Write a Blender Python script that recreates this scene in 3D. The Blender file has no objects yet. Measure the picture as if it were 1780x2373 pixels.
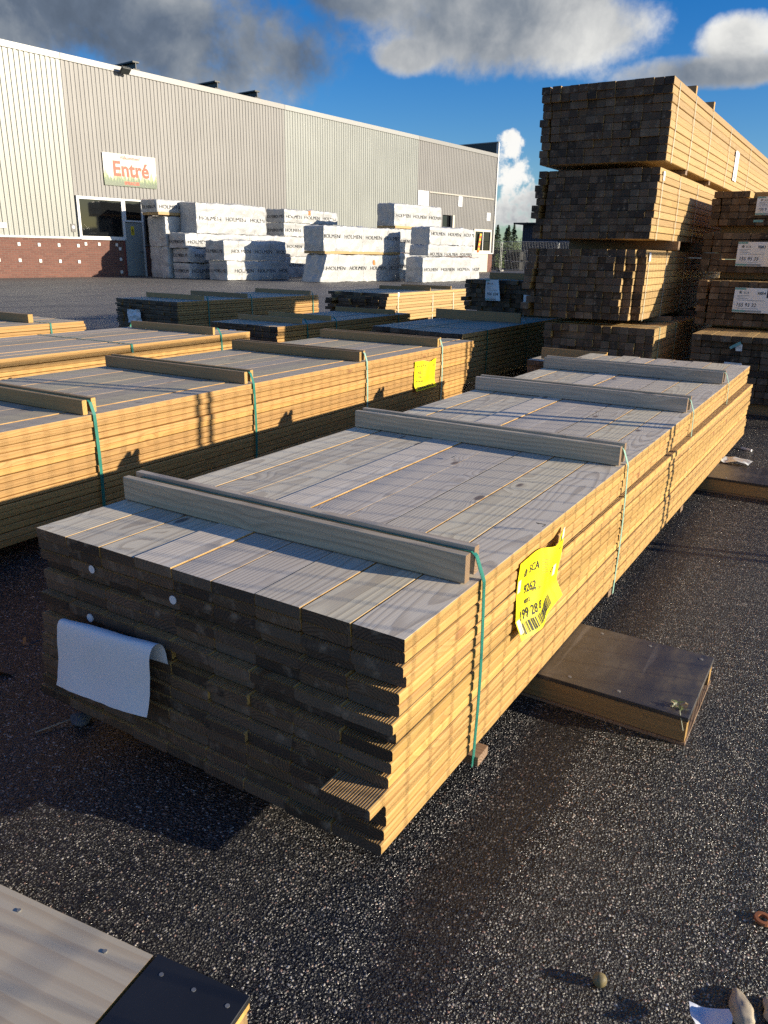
import bpy, bmesh, math, random
from mathutils import Vector, Matrix, noise as mn
random.seed(7)
R = math.radians
scene = bpy.context.scene
COL = scene.collection
rnd = random.uniform

# ------------------------------------------------------------------ node helper
class N:
    def __init__(s, tree): s.t = tree
    def new(s, typ, ins=None, **kw):
        n = s.t.nodes.new(typ)
        for k, v in kw.items(): setattr(n, k, v)
        if ins:
            for k, v in ins.items(): s.set(n.inputs[k], v)
        return n
    def set(s, sock, v):
        if isinstance(v, bpy.types.NodeSocket): s.t.links.new(v, sock)
        elif isinstance(v, bpy.types.Node): s.t.links.new(v.outputs[0], sock)
        else:
            if isinstance(v, (tuple, list)) and len(v) == 3 and sock.type == 'RGBA': v = (*v, 1)
            sock.default_value = v
    def m(s, op, a, b=None, c=None, clamp=False):
        n = s.t.nodes.new('ShaderNodeMath'); n.operation = op; n.use_clamp = clamp
        for i, v in enumerate((a, b, c)):
            if v is not None: s.set(n.inputs[i], v)
        return n.outputs[0]
    def v(s, op, a, b=None, scale=None):
        n = s.t.nodes.new('ShaderNodeVectorMath'); n.operation = op
        s.set(n.inputs[0], a)
        if b is not None: s.set(n.inputs[1], b)
        if scale is not None: s.set(n.inputs['Scale'], scale)
        return n.outputs['Value'] if op in ('LENGTH', 'DOT_PRODUCT', 'DISTANCE') else n.outputs[0]
    def mix(s, f, a, b, mode='MIX'):
        n = s.t.nodes.new('ShaderNodeMix'); n.data_type = 'RGBA'; n.blend_type = mode
        s.set(n.inputs[0], f); s.set(n.inputs[6], a); s.set(n.inputs[7], b)
        return n.outputs[2]
    def ramp(s, f, stops, interp='LINEAR'):
        n = s.t.nodes.new('ShaderNodeValToRGB'); cr = n.color_ramp; cr.interpolation = interp
        while len(cr.elements) < len(stops): cr.elements.new(0.5)
        for e, (p, c) in zip(cr.elements, stops):
            e.position = p; e.color = (*c, 1) if len(c) == 3 else c
        s.set(n.inputs[0], f); return n.outputs[0]
    def sm(s, x, a, b):
        n = s.t.nodes.new('ShaderNodeMapRange'); n.interpolation_type = 'SMOOTHSTEP'
        s.set(n.inputs[0], x); n.inputs[1].default_value = a; n.inputs[2].default_value = b
        return n.outputs[0]
    def noise(s, vec, scale, detail=2, rough=.5, out=0):
        n = s.new('ShaderNodeTexNoise', {'Vector': vec, 'Scale': scale, 'Detail': detail, 'Roughness': rough})
        return n.outputs[out]

def material(name):
    m = bpy.data.materials.new(name); m.use_nodes = True
    t = m.node_tree; t.nodes.clear()
    h = N(t)
    out = h.new('ShaderNodeOutputMaterial'); p = h.new('ShaderNodeBsdfPrincipled')
    t.links.new(p.outputs[0], out.inputs[0])
    return m, h, p, out

def plain(name, col, rough=.5, metal=0., var=.0, nscale=8., bump=0.):
    m, h, p, o = material(name)
    co = h.new('ShaderNodeTexCoord').outputs['Object']
    if var:
        nz = h.noise(co, nscale, 4, .6)
        f = h.m('MULTIPLY_ADD', nz, 2 * var, 1 - var)
        c = h.mix(1., (*col, 1), h.new('ShaderNodeCombineColor', {0: f, 1: f, 2: f}).outputs[0], 'MULTIPLY')
        h.set(p.inputs['Base Color'], c)
    else: h.set(p.inputs['Base Color'], (*col, 1))
    if bump:
        b = h.new('ShaderNodeBump', {'Height': h.noise(co, nscale * 3, 4), 'Distance': bump, 'Strength': 1.})
        h.set(p.inputs['Normal'], b.outputs[0])
    p.inputs['Roughness'].default_value = rough; p.inputs['Metallic'].default_value = metal
    return m

def wood(name, light, dark, ring=110., contrast=.8, knot=(.16, .07, .03), kamt=.75, rough=.6, stain=.15, stainc=(.3, .3, .3), var=.12, endgrain=False, fine=.25, kscale=1., bmp=.7):
    """solid wood: growth rings round a wandering pith, so faces, edges and ends all agree"""
    m, h, p, o = material(name)
    tc = h.new('ShaderNodeTexCoord').outputs['Object']
    oi = h.new('ShaderNodeObjectInfo').outputs['Random']
    geo = h.new('ShaderNodeNewGeometry').outputs['Random Per Island']
    r0 = h.m('FRACT', h.m('ADD', oi, geo))
    r1 = h.m('FRACT', h.m('MULTIPLY', r0, 17.31)); r2 = h.m('FRACT', h.m('MULTIPLY', r0, 71.73)); r3 = h.m('FRACT', h.m('MULTIPLY', r0, 193.7))
    sep = h.new('ShaderNodeSeparateXYZ', {0: tc})
    y = h.m('ADD', sep.outputs[1], h.m('MULTIPLY', r0, 90.))
    pos = h.new('ShaderNodeCombineXYZ', {0: sep.outputs[0], 1: y, 2: sep.outputs[2]}).outputs[0]
    slow = h.new('ShaderNodeTexNoise', {'Vector': h.v('MULTIPLY', pos, (0.001, .8, .001)), 'Scale': 1., 'Detail': 1.})
    ss = h.new('ShaderNodeSeparateColor', {0: slow.outputs['Color']})
    warp = h.new('ShaderNodeTexNoise', {'Vector': h.v('MULTIPLY', pos, (14., 2.2, 14.)), 'Scale': 1., 'Detail': 2.})
    ws = h.new('ShaderNodeSeparateColor', {0: warp.outputs['Color']})
    px = h.m('ADD', h.m('MULTIPLY', h.m('SUBTRACT', r1, .5), .12), h.m('MULTIPLY', h.m('SUBTRACT', ss.outputs[0], .5), .10))
    pz = h.m('ADD', h.m('MULTIPLY', h.m('SUBTRACT', r2, .8), .07), h.m('MULTIPLY', h.m('SUBTRACT', ss.outputs[1], .5), .16))
    dx = h.m('ADD', h.m('SUBTRACT', sep.outputs[0], px), h.m('MULTIPLY', h.m('SUBTRACT', ws.outputs[0], .5), .022))
    dz = h.m('ADD', h.m('SUBTRACT', sep.outputs[2], pz), h.m('MULTIPLY', h.m('SUBTRACT', ws.outputs[1], .5), .022))
    d = h.m('SQRT', h.m('ADD', h.m('MULTIPLY', dx, dx), h.m('MULTIPLY', dz, dz)))
    vo = h.new('ShaderNodeTexVoronoi', {'Vector': h.v('MULTIPLY', pos, (8.5, 3.6, 9.)), 'Scale': kscale, 'Randomness': 1.})
    kd = vo.outputs['Distance']
    kr = h.new('ShaderNodeSeparateColor', {0: vo.outputs['Color']}).outputs[0]
    on = h.m('GREATER_THAN', kr, .36)
    near = h.m('MULTIPLY', h.m('SUBTRACT', 1., h.sm(kd, .05, .42)), on)
    d2 = h.m('ADD', d, h.m('MULTIPLY', near, .024))
    ph = h.m('FRACT', h.m('MULTIPLY', d2, ring))
    late = h.m('MULTIPLY', h.sm(ph, .35, .9), h.m('SUBTRACT', 1., h.sm(ph, .93, 1.)))
    fib = h.noise(h.v('MULTIPLY', pos, (260., 5., 260.)), 1., 3, .6)
    late = h.m('MULTIPLY', late, h.m('MULTIPLY_ADD', h.noise(h.v('MULTIPLY', pos, (20, 1.5, 20)), 1., 2), 1., .35), clamp=True)
    c = h.mix(h.m('MULTIPLY', late, contrast), (*light, 1), (*dark, 1))
    f = h.m('ADD', h.m('MULTIPLY_ADD', fib, 2 * fine, 1 - fine), h.m('MULTIPLY', h.m('SUBTRACT', r3, .5), 2 * var))
    c = h.mix(1., c, h.new('ShaderNodeCombineColor', {0: f, 1: f, 2: h.m('MULTIPLY', f, h.m('MULTIPLY_ADD', r1, .16, .86))}).outputs[0], 'MULTIPLY')
    st = h.sm(h.noise(h.v('MULTIPLY', pos, (7, 1.3, 7)), 1., 4, .6), .5, .8)
    c = h.mix(h.m('MULTIPLY', st, stain), c, (*stainc, 1))
    core = h.m('MULTIPLY', h.m('SUBTRACT', 1., h.sm(kd, .07, .13)), on)
    c = h.mix(h.m('MULTIPLY', core, kamt), c, (*knot, 1))
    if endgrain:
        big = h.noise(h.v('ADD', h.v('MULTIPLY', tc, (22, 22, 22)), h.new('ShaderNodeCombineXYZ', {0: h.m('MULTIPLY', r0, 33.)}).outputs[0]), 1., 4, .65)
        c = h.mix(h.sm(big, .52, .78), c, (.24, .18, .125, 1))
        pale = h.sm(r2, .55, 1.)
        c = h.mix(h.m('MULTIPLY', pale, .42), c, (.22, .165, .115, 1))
    h.set(p.inputs['Base Color'], c)
    p.inputs['Roughness'].default_value = rough
    hh = h.m('ADD', h.m('MULTIPLY', late, .5), fib)
    b = h.new('ShaderNodeBump', {'Height': hh, 'Distance': .0012, 'Strength': bmp})
    h.set(p.inputs['Normal'], b.outputs[0])
    return m

W_fresh = wood('pine_side', (.50, .305, .10), (.35, .19, .057), 85, .6, stain=.12, stainc=(.34, .20, .08), knot=(.25, .09, .03), kamt=.6, var=.2)
W_grey = wood('weathered_top', (.68, .605, .495), (.34, .275, .21), 100, .62, knot=(.13, .09, .07), kamt=.85, stain=.5, stainc=(.50, .43, .345), var=.14, fine=.12, bmp=.25)
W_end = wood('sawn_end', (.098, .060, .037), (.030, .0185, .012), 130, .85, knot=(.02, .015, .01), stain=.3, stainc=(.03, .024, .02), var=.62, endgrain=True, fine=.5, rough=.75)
W_orange = wood('pine_side_warm', (.46, .265, .088), (.32, .165, .048), 80, .55, stain=.15, stainc=(.33, .17, .06), knot=(.22, .08, .03), kamt=.6, var=.18)
W_tan = wood('weathered_tan_top', (.50, .43, .325), (.32, .26, .18), 110, .5, knot=(.14, .1, .07), stain=.35, stainc=(.30, .26, .2), var=.12, fine=.12, bmp=.25)
W_beam = wood('stud_side', (.45, .30, .13), (.32, .195, .08), 90, .55, stain=.2, stainc=(.40, .26, .13), knot=(.24, .1, .04), kamt=.6, var=.16)
W_batten = wood('batten_grey', (.50, .42, .345), (.31, .24, .185), 70, .5, stain=.4, stainc=(.16, .125, .10), knot=(.06, .04, .03), fine=.35)
W_battenY = wood('batten_tan', (.34, .215, .10), (.25, .15, .065), 45, .28, stain=.4, stainc=(.17, .11, .06), fine=.3)
W_bear = wood('bearer_wood', (.27, .18, .12), (.14, .085, .05), 150, .8, endgrain=False, stain=.4, stainc=(.12, .08, .05))
M_teal = plain('teal_strap', (.03, .20, .15), .35, var=.15, nscale=20)
M_cream = plain('pale_strap', (.62, .60, .48), .4, var=.1)
M_mint = plain('mint_strap', (.30, .50, .40), .35, var=.1)
M_white = plain('white_paper', (.80, .81, .83), .6, var=.03)
M_yellow = plain('yellow_paper', (.86, .74, .004), .5, var=.03)
M_ink = plain('black_ink', (.02, .02, .02), .6)
M_inkg = plain('grey_ink', (.25, .22, .03), .6)
M_tealp = plain('teal_print', (.16, .36, .36), .6)
M_navy = plain('navy_print', (.01, .015, .05), .6)
M_film = plain('black_film', (.018, .019, .022), .38, var=.3, nscale=6)
M_steel = plain('screw_steel', (.30, .30, .29), .55, .6)

# ------------------------------------------------------------------ mesh helpers
def mesh_from(name, V, F, mats, mi=None, smooth=False):
    me = bpy.data.meshes.new(name); me.from_pydata([tuple(v) for v in V], [], F)
    for m in mats: me.materials.append(m)
    if mi: me.polygons.foreach_set('material_index', mi)
    if smooth: me.polygons.foreach_set('use_smooth', [True] * len(F))
    me.update(); return me

def obj(name, me, parent=None, loc=(0, 0, 0), rz=0., **kw):
    o = bpy.data.objects.new(name, me); COL.objects.link(o)
    o.location = loc; o.rotation_euler = (0, 0, rz)
    if parent: o.parent = parent
    for k, v in kw.items(): o[k] = v
    return o

def thing(name, label, cat, loc=(0, 0, 0), rz=0., group=None):
    o = obj(name, None, None, loc, rz); o['label'] = label; o['category'] = cat
    if group: o['group'] = group
    return o

def tag(o, label, cat, group=None):
    o['label'] = label; o['category'] = cat
    if group: o['group'] = group
    return o

class MB:
    """collects boxes, tubes and patches into one mesh"""
    def __init__(s): s.V = []; s.F = []; s.M = []
    def add(s, V, F, mi=0):
        k = len(s.V); s.V += [Vector(v) for v in V]; s.F += [[i + k for i in f] for f in F]
        s.M += [mi] * len(F) if isinstance(mi, int) else list(mi)
    def box(s, x0, x1, y0, y1, z0, z1, mi=0):
        V = [(x, y, z) for z in (z0, z1) for y in (y0, y1) for x in (x0, x1)]
        F = [(0, 2, 3, 1), (4, 5, 7, 6), (0, 1, 5, 4), (2, 6, 7, 3), (0, 4, 6, 2), (1, 3, 7, 5)]
        s.add(V, F, mi); return s
    def tube(s, a, b, r, n=8, mi=0, r2=None):
        a, b = Vector(a), Vector(b); d = (b - a).normalized(); u = d.orthogonal().normalized(); w = d.cross(u)
        r2 = r if r2 is None else r2
        V = []
        for i in range(n):
            t = 2 * math.pi * i / n; e = u * math.cos(t) + w * math.sin(t); V += [a + e * r, b + e * r2]
        F = [(2 * i, 2 * ((i + 1) % n), 2 * ((i + 1) % n) + 1, 2 * i + 1) for i in range(n)]
        F += [[2 * i for i in range(n)][::-1], [2 * i + 1 for i in range(n)]]
        s.add(V, F, mi); return s
    def ribbon(s, pts, wd, w, th, mi=0):
        """flat band along pts, width direction wd"""
        wd = Vector(wd).normalized(); pts = [Vector(p) for p in pts]; V = []; F = []
        for i, p in enumerate(pts):
            t = (pts[min(i + 1, len(pts) - 1)] - pts[max(i - 1, 0)]).normalized(); nn = t.cross(wd).normalized()
            V += [p - wd * w / 2, p + wd * w / 2, p + wd * w / 2 + nn * th, p - wd * w / 2 + nn * th]
        for i in range(len(pts) - 1):
            for k in range(4): F.append((4 * i + k, 4 * i + (k + 1) % 4, 4 * i + 4 + (k + 1) % 4, 4 * i + 4 + k))
        F += [(3, 2, 1, 0), tuple(4 * len(pts) - 4 + k for k in range(4))]
        s.add(V, F, mi); return s
    def bevel(s, w=.004, seg=1):
        bm = bmesh.new(); vs = [bm.verts.new(v) for v in s.V]
        for f, mi in zip(s.F, s.M): bm.faces.new([vs[i] for i in f]).material_index = mi
        bmesh.ops.bevel(bm, geom=bm.edges[:], offset=w, segments=seg, affect='EDGES', clamp_overlap=True)
        s.V = [v.co.copy() for v in bm.verts]; bm.verts.index_update()
        s.F = [[v.index for v in f.verts] for f in bm.faces]; s.M = [f.material_index for f in bm.faces]
        bm.free(); return s
    def mesh(s, name, mats, smooth=False): return mesh_from(name, s.V, s.F, mats, s.M, smooth)
    def build(s, name, mats, parent=None, loc=(0, 0, 0), rz=0., smooth=False, **kw):
        return obj(name, s.mesh(name, mats if isinstance(mats, (list, tuple)) else [mats], smooth), parent, loc, rz, **kw)

def board_raw(L, bw, bt, bev=.003, groove=0, weather=False, bend=0., seg=6, ends=True, cut=0.):
    """board along +y, x centred, z from 0; slots 0 side, 1 top, 2 end"""
    hw = bw / 2; P = []
    P += [(-hw + bev, 0), (hw - bev, 0), (hw, bev), (hw, bt - bev)]
    P += [(hw - bev * .3, bt - bev * .3), (hw - bev, bt)]
    if groove:
        pt = (bw - .012) / groove; gd = .0035
        for k in range(groove):
            x = hw - .006 - pt * k
            P += [(x - pt * .22, bt), (x - pt * .30, bt - gd), (x - pt * .70, bt - gd), (x - pt * .78, bt)]
    P += [(-hw + bev, bt), (-hw + bev * .3, bt - bev * .3), (-hw, bt - bev), (-hw, bev)]
    n = len(P); V = []; F = []; M = []
    for s in range(seg + 1):
        y = L * s / seg; bx = bend * math.sin(math.pi * s / seg)
        for (x, z) in P:
            yy = y
            if s == 0 and cut: yy += cut * x
            V.append(Vector((x + bx, yy, z)))
    for s in range(seg):
        for k in range(n):
            a, b = k, (k + 1) % n
            F.append([s * n + a, s * n + n + a, s * n + n + b, s * n + b])
            lim = bt - .0005
            up = P[a][1] > lim and P[b][1] > lim
            M.append((3 if groove else 1) if (weather and up) else 0)
    F.append(list(range(n))); M.append(2)
    F.append([seg * n + k for k in range(n)][::-1]); M.append(2)
    return V, F, M

def text_raw(s, size, bold=0., align='LEFT', shear=0., sx=1.):
    cu = bpy.data.curves.new('t', 'FONT'); cu.body = s; cu.size = size; cu.offset = bold; cu.align_x = align; cu.shear = shear; cu.resolution_u = 3
    o = bpy.data.objects.new('t', cu); COL.objects.link(o)
    dg = bpy.context.evaluated_depsgraph_get(); me = bpy.data.meshes.new_from_object(o.evaluated_get(dg))
    V = [(v.co.x * sx, v.co.y) for v in me.vertices]; F = [list(p.vertices) for p in me.polygons]
    bpy.data.objects.remove(o); bpy.data.curves.remove(cu); bpy.data.meshes.remove(me)
    return V, F

def place_text(mb, s, size, x, y, fn, mi=0, bold=0., align='LEFT', off=.0012, xmin=None, xmax=None, sx=1., shear=0.):
    V, F = text_raw(s, size, bold, align, shear, sx)
    V = [(a + x, b + y) for a, b in V]
    if xmax is not None or xmin is not None:
        F = [f for f in F if all((xmax is None or V[i][0] <= xmax) and (xmin is None or V[i][0] >= xmin) for i in f)]
    mb.add([fn(a, b, off) for a, b in V], F, mi)

def place_rect(mb, x0, x1, y0, y1, fn, mi=0, off=.0012, n=3):
    V = []; F = []
    for j in range(2):
        for i in range(n + 1): V.append(fn(x0 + (x1 - x0) * i / n, (y0, y1)[j], off))
    for i in range(n): F.append((i, i + 1, n + 2 + i, n + 1 + i))
    mb.add(V, F, mi)

def sheet(mb, w, h, fn, nx=14, ny=12, mi=0, th=.0006):
    V = []; F = []
    for side in (0, 1):
        for j in range(ny + 1):
            for i in range(nx + 1): V.append(fn(w * i / nx, h * j / ny, -th * side))
    k = (nx + 1) * (ny + 1)
    for j in range(ny):
        for i in range(nx):
            a = j * (nx + 1) + i; q = (a, a + 1, a + nx + 2, a + nx + 1)
            F.append(q); F.append(tuple(k + t for t in q[::-1]))
    mb.add(V, F, mi)

# ------------------------------------------------------------------ lumber packs
def batten_obj(root, y, x0, x1, z, hgt=.063, th=.023, gap=.026, double=True, mat=W_batten, warp=0.):
    for k in range(2 if double else 1):
        V, F, M = board_raw(x1 - x0 + rnd(-.006, .006), th, hgt, .002, 0, False, warp + rnd(-.003, .003), 6)
        me = mesh_from('batten', V, F, [mat, mat, W_bear if mat is W_batten else W_fresh], M)
        obj('batten', me, root, (x0 + rnd(-.004, .004), y + k * (th + gap), z + (.004 if k else 0)), -math.pi / 2 + rnd(-.004, .004))

def strap_obj(root, y, Wd, Ht, mat, w=.016, lift=0., x_end=None, bow=.012, zbot=-.02, full=True, seal=None):
    """band over the top, down the right-hand side and under"""
    mb = MB(); pts = []
    xe = Wd if x_end is None else x_end
    pts.append((-.004, y, zbot)); pts.append((-.004, y, Ht + lift * .2))
    if lift: pts.append((.03, y, Ht + lift))
    else: pts.append((.01, y, Ht + .002))
    if lift:
        pts += [(xe - .006, y, Ht + lift), (xe + .004, y, Ht + lift - .008), (Wd + .0035, y, Ht - .004)]
    else: pts += [(Wd - .01, y, Ht + .002), (Wd + .003, y, Ht - .003)]
    n = 6
    for i in range(1, n + 1):
        t = i / n; pts.append((Wd + .0035 + bow * math.sin(math.pi * min(1, t * 1.05)) * (1 if bow > 0 else 1), y - .0, Ht - .004 + (zbot - Ht) * t))
    mb.ribbon(pts, (0, 1, 0), w, .0012)
    o = mb.build('strap', mat, root)
    if seal is not None:
        b = MB().box(Wd + .004 + bow * .6, Wd + .010 + bow * .6, y - .025, y + .025, seal - .035, seal + .035).bevel(.004)
        b.build('edge_protector', M_white, root)
    return o

def pack(name, label, cat, group, loc, rz, nb, bw, nl, bt, L, mats, fj=.010, front=True, limit=100, groove=0,
         layer_fn=None, front_fn=None, weather=True, gap=.0015, bev=.003, bend=.004, ingap=0., xsc=False, lvar=.03, pair=0., raised=None, xj=.003, skip=None, rag=0.):
    root = thing(name, label, cat, loc, rz, group)
    var = {}
    def raw(kind, k):
        key = (kind, k)
        if key not in var:
            g = groove if kind == 'in' else 0
            var[key] = board_raw(L - rnd(0, lvar if kind == 'top' else lvar * .4), bw - (.0026 if kind == 'top' else .0022) - (ingap if kind == 'in' else 0) + (.0008 if g else 0), bt - gap, bev if kind == 'in' else .0013, g, (kind == 'top' and weather) or g > 0, rnd(-bend, bend), 6, cut=rnd(-.02, .02))
        return var[key]
    meshes = {}
    cells = []
    for j in range(nl):            # j = 0 top layer
        for i in range(nb):
            if skip and skip(i, j): continue
            vis = j == 0 or i == nb - 1 or front
            pr = 0 if (j == 0 or i == nb - 1) else 1 + ((nb - 1 - i) * .35 + j * .5)
            cells.append((pr, i, j, vis))
    cells.sort()
    rl = [random.choice((0, 0, 0, -.0004, .0012, .0026)) for _ in range(nb)]
    cnt = 0; rest = MB()
    for pr, i, j, vis in cells:
        kind = 'top' if j == 0 else 'in'
        k = random.randrange(5)
        lx, lr, ly, _ = layer_fn(j) if layer_fn else (0, 0, 0, 0)
        x = (i + .5) * bw + rnd(-xj, xj) + lx * (i / (nb - 1) if xsc else 1)
        y = rnd(-fj, fj) + ly + (front_fn(i, j) if front_fn else 0)
        if rag and i == 0: x -= rnd(0, rag)
        if rag and i == nb - 1: x += rnd(-rag, rag) * .10
        z = (nl - 1 - j) * bt + (raised(i, j) if raised else 0) + (pair if j % 2 else 0) + (rl[i] if j == 0 else 0)
        if vis and cnt < limit:
            if (kind, k) not in meshes:
                V, F, M = raw(kind, k); meshes[(kind, k)] = mesh_from('board', V, F, mats, M)
            o = obj('board', meshes[(kind, k)], root, (x, y, z), lr); cnt += 1
        else:
            V, F, M = raw(kind, k)
            mt = Matrix.Translation((x, y, z)) @ Matrix.Rotation(lr, 4, 'Z')
            rest.add([mt @ v for v in V], F, M)
    if rest.V:
        o = rest.build('inner_boards', list(mats), root); o['kind'] = 'stuff'
    return root

def bearers(root, ys, Wd, th=.028, w=.06, mat=W_bear, out=.006):
    for y in ys:
        V, F, M = board_raw(Wd + out * 2 + rnd(-.01, .02), w, th - .002, .003)
        me = mesh_from('bearer', V, F, [mat, mat, mat], M)
        obj('bearer', me, root, (-out, y, -th), -math.pi / 2 + rnd(-.02, .02))

W_dull = wood('groove_painted_shade', (.23, .185, .145), (.13, .10, .075), 120, .5, stain=.3, stainc=(.14, .11, .09))  # darker wood for groove tops: shade between the layers put into the colour
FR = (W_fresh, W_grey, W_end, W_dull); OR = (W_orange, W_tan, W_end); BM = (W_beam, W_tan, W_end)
GD = 'strapped packs of decking boards on the yard'
GT = 'packs of dark ended studs in the tall stacks'

# main pack: 9 x 16 boards, right end layers slewed as in the yard
ffy = [0, 0, -.003, 0, -.006, -.004, -.026, -.012, -.028, -.030, -.036, -.105, -.046, -.044, -.050, -.060]
def m_layer(j):
    if j < 4: return (0, 0, .012 * (j == 3), 0)
    return (-.006, -.0095, 0, 0)
def m_front(i, j):
    t = i / 8
    if i == 8: return ffy[j]
    base = (ffy[j] if j != 11 else -.040) + .0016 * (8 - i) * min(1, j / 4)
    return base + (rnd(-.012, .0) if j > 4 and random.random() < .2 else 0)
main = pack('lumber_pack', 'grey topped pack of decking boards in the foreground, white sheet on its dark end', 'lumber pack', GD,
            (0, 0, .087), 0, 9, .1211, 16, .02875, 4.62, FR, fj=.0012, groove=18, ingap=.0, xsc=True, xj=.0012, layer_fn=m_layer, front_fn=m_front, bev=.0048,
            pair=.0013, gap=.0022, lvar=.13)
for k, c in enumerate(main.children):
    pass
for y, wp in ((.294, .004), (1.479, .0), (2.623, .0), (3.64, .0)): batten_obj(main, y, 0.004, 1.075, .4605, warp=wp, hgt=.066)
for y in (.331, 1.516, 2.66, 3.677):
    strap_obj(main, y, 1.094, .46, M_teal if y < 1 else M_mint, .015, .060, 1.072, .005, -.022)
bearers(main, (.35, 1.52, 2.66, 3.68), 1.09)

# yellow delivery label on the side of the main pack
def yl_map(x0, y0, z0, w, h, amp, skew=.03, ph=0.):
    def fn(s, t, off):
        a, b = s / w, t / h
        crest = math.exp(-((a - .30 - .38 * b) / .20) ** 2)
        edge = math.exp(-((a - 1.) / .16) ** 2) * .3
        bot = max(0, .22 - b) * .10
        ox = amp * (crest * .9 + .10 * math.sin(7 * b + 3 * a + ph) + edge * b) + bot + .002
        return Vector((x0 + ox + off, y0 + s + .01 * (b - .5) + .02 * max(0, b - .72) * (a), z0 + t + skew * a * .5 - .02 * crest * b))
    return fn
def barcode(mb, x0, x1, y0, y1, fn, mi, seed=3):
    r = random.Random(seed); x = x0
    while x < x1:
        w = r.choice((.0014, .0022, .0034, .005)); place_rect(mb, x, min(x + w, x1), y0, y1, fn, mi, n=1); x += w + r.choice((.0016, .0025, .004))
def crown_logo(mb, x, y, s, fn, mi):
    # small tree in a boat-like hull emblem
    def poly(p): mb.add([fn(x + a * s, y + b * s, .0012) for a, b in p], [tuple(range(len(p)))], mi)
    poly([(-.5, .42), (.5, .42), (.38, .26), (-.38, .26)]); poly([(-.42, .18), (.42, .18), (.30, .02), (-.30, .02)])
    poly([(-.30, .5), (.30, .5), (.0, 1.05)]); poly([(-.5, .5), (-.36, .5), (-.30, .85)]); poly([(.36, .5), (.5, .5), (.30, .85)])
fy = yl_map(1.092, .552, .305, .305, .20, .021, .02)
mb = MB(); sheet(mb, .305, .20, fy, 24, 18)
lab = mb.build('delivery_label', M_yellow, main, (0, 0, -.087), smooth=True)
lab['label'] = 'yellow paper delivery label buckling off the side boards'
mb = MB()
crown_logo(mb, .045, .150, .022, fy, 0); place_text(mb, 'SCA', .030, .066, .152, fy, 0, .0003)
place_text(mb, '9262', .031, .046, .103, fy, 0, .0006); place_text(mb, '4892', .016, .046, .076, fy, 0, .0002)
place_text(mb, '199 28 8', .036, .018, .040, fy, 0, .0005, sx=.9); place_text(mb, '1 767', .022, .205, .085, fy, 0, .0002)
place_text(mb, 'AB', .014, .222, .112, fy, 0); place_text(mb, '28 x 120', .012, .086, .098, fy, 0)
barcode(mb, .014, .225, .008, .034, fy, 0)
for k in range(7): place_rect(mb, .215, .262, .185 - .0065 * k, .1865 - .0065 * k, fy, 1, n=2)
for k in range(5): place_rect(mb, .218, .255, .132 - .005 * k, .1333 - .005 * k, fy, 1, n=2)
for k in range(6): place_rect(mb, .13, .165, .170 - .0065 * k, .1715 - .0065 * k, fy, 1, n=2)
place_rect(mb, .275, .283, .165, .188, fy, 0, n=1); place_text(mb, '4.8', .014, .272, .142, fy, 0)
place_rect(mb, .012, .17, .0725, .0732, fy, 1); place_rect(mb, .012, .2, .125, .1257, fy, 1); place_rect(mb, .17, .1707, .04, .12, fy, 1, n=1)
mb.build('lettering', [M_ink, M_inkg], lab, smooth=False)
m_worn = plain('pale_worn', (.84, .82, .55), .6)
for x, y in ((.012, .135), (.292, .186), (.268, .085), (.012, .03)):
    mb = MB(); place_rect(mb, x - .009, x + .009, y - .016, y + .016, fy, 0, .0008, 2); mb.build('worn_patch', m_worn, lab)

# white sheet stapled to the front ends, folded forward
prof = [(0.0, -.050), (.002, -.02), (.008, .002), (.020, .008), (.031, .002), (.036, -.02), (.038, -.06), (.040, -.10), (.044, -.135), (.050, -.168)]
def wp(s, t, off):
    f = t / .28 * (len(prof) - 1); i = min(int(f), len(prof) - 2); q = f - i
    # Catmull-Rom along the folded profile
    p = [prof[max(0, min(len(prof) - 1, i + d))] for d in (-1, 0, 1, 2)]
    def cr(a, b, c, d, u): return .5 * ((2 * b) + (c - a) * u + (2 * a - 5 * b + 4 * c - d) * u * u + (3 * b - a - 3 * c + d) * u ** 3)
    o_, h_ = cr(*[k[0] for k in p], q), cr(*[k[1] for k in p], q)
    a = R(4.5); x = s - .06 * (t / .28 - .2) * .45
    sag = .012 * math.sin(s * 8.) * (t / .28) ** 2 + .006 * mn.noise(Vector((s * 9, t * 7, 3))) + .004 * abs(mn.noise(Vector((s * 16 + t * 20, t * 9, 7))))
    return Vector((.142 + x * math.cos(a) - h_ * math.sin(a) * .3, -.030 - o_ - off - sag, .340 + x * math.sin(a) + h_))
mb = MB(); sheet(mb, .335, .28, wp, 22, 40)
o = mb.build('paper_sheet', M_white, main, (0, 0, -.087), smooth=True); o['label'] = 'blank white sheet folded over against the dark board ends'
m_cap = plain('cap_white', (.74, .74, .76), .5)
for x, z, yy in ((.205, .478, -.0008), (.482, .468, -.002), (.20, .352, -.0185)):
    mb = MB().tube((x, -.0, z), (x, yy, z), .0105, 14); mb.build('staple_cap', m_cap, main, (0, 0, -.087))
# knot loop of black wire at the edge by the label
mb = MB(); pts = [Vector((1.088 + .012 * math.sin(a), .70 + .013 * math.cos(a), .556 + .016 * math.sin(a * .5))) for a in [k * .5 for k in range(12)]]
for a, b in zip(pts, pts[1:]): mb.tube(a, b, .0009, 5)
tag(mb.build('wire_loop', M_ink), 'little black wire loop on the top edge above the yellow label', 'wire')

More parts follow.
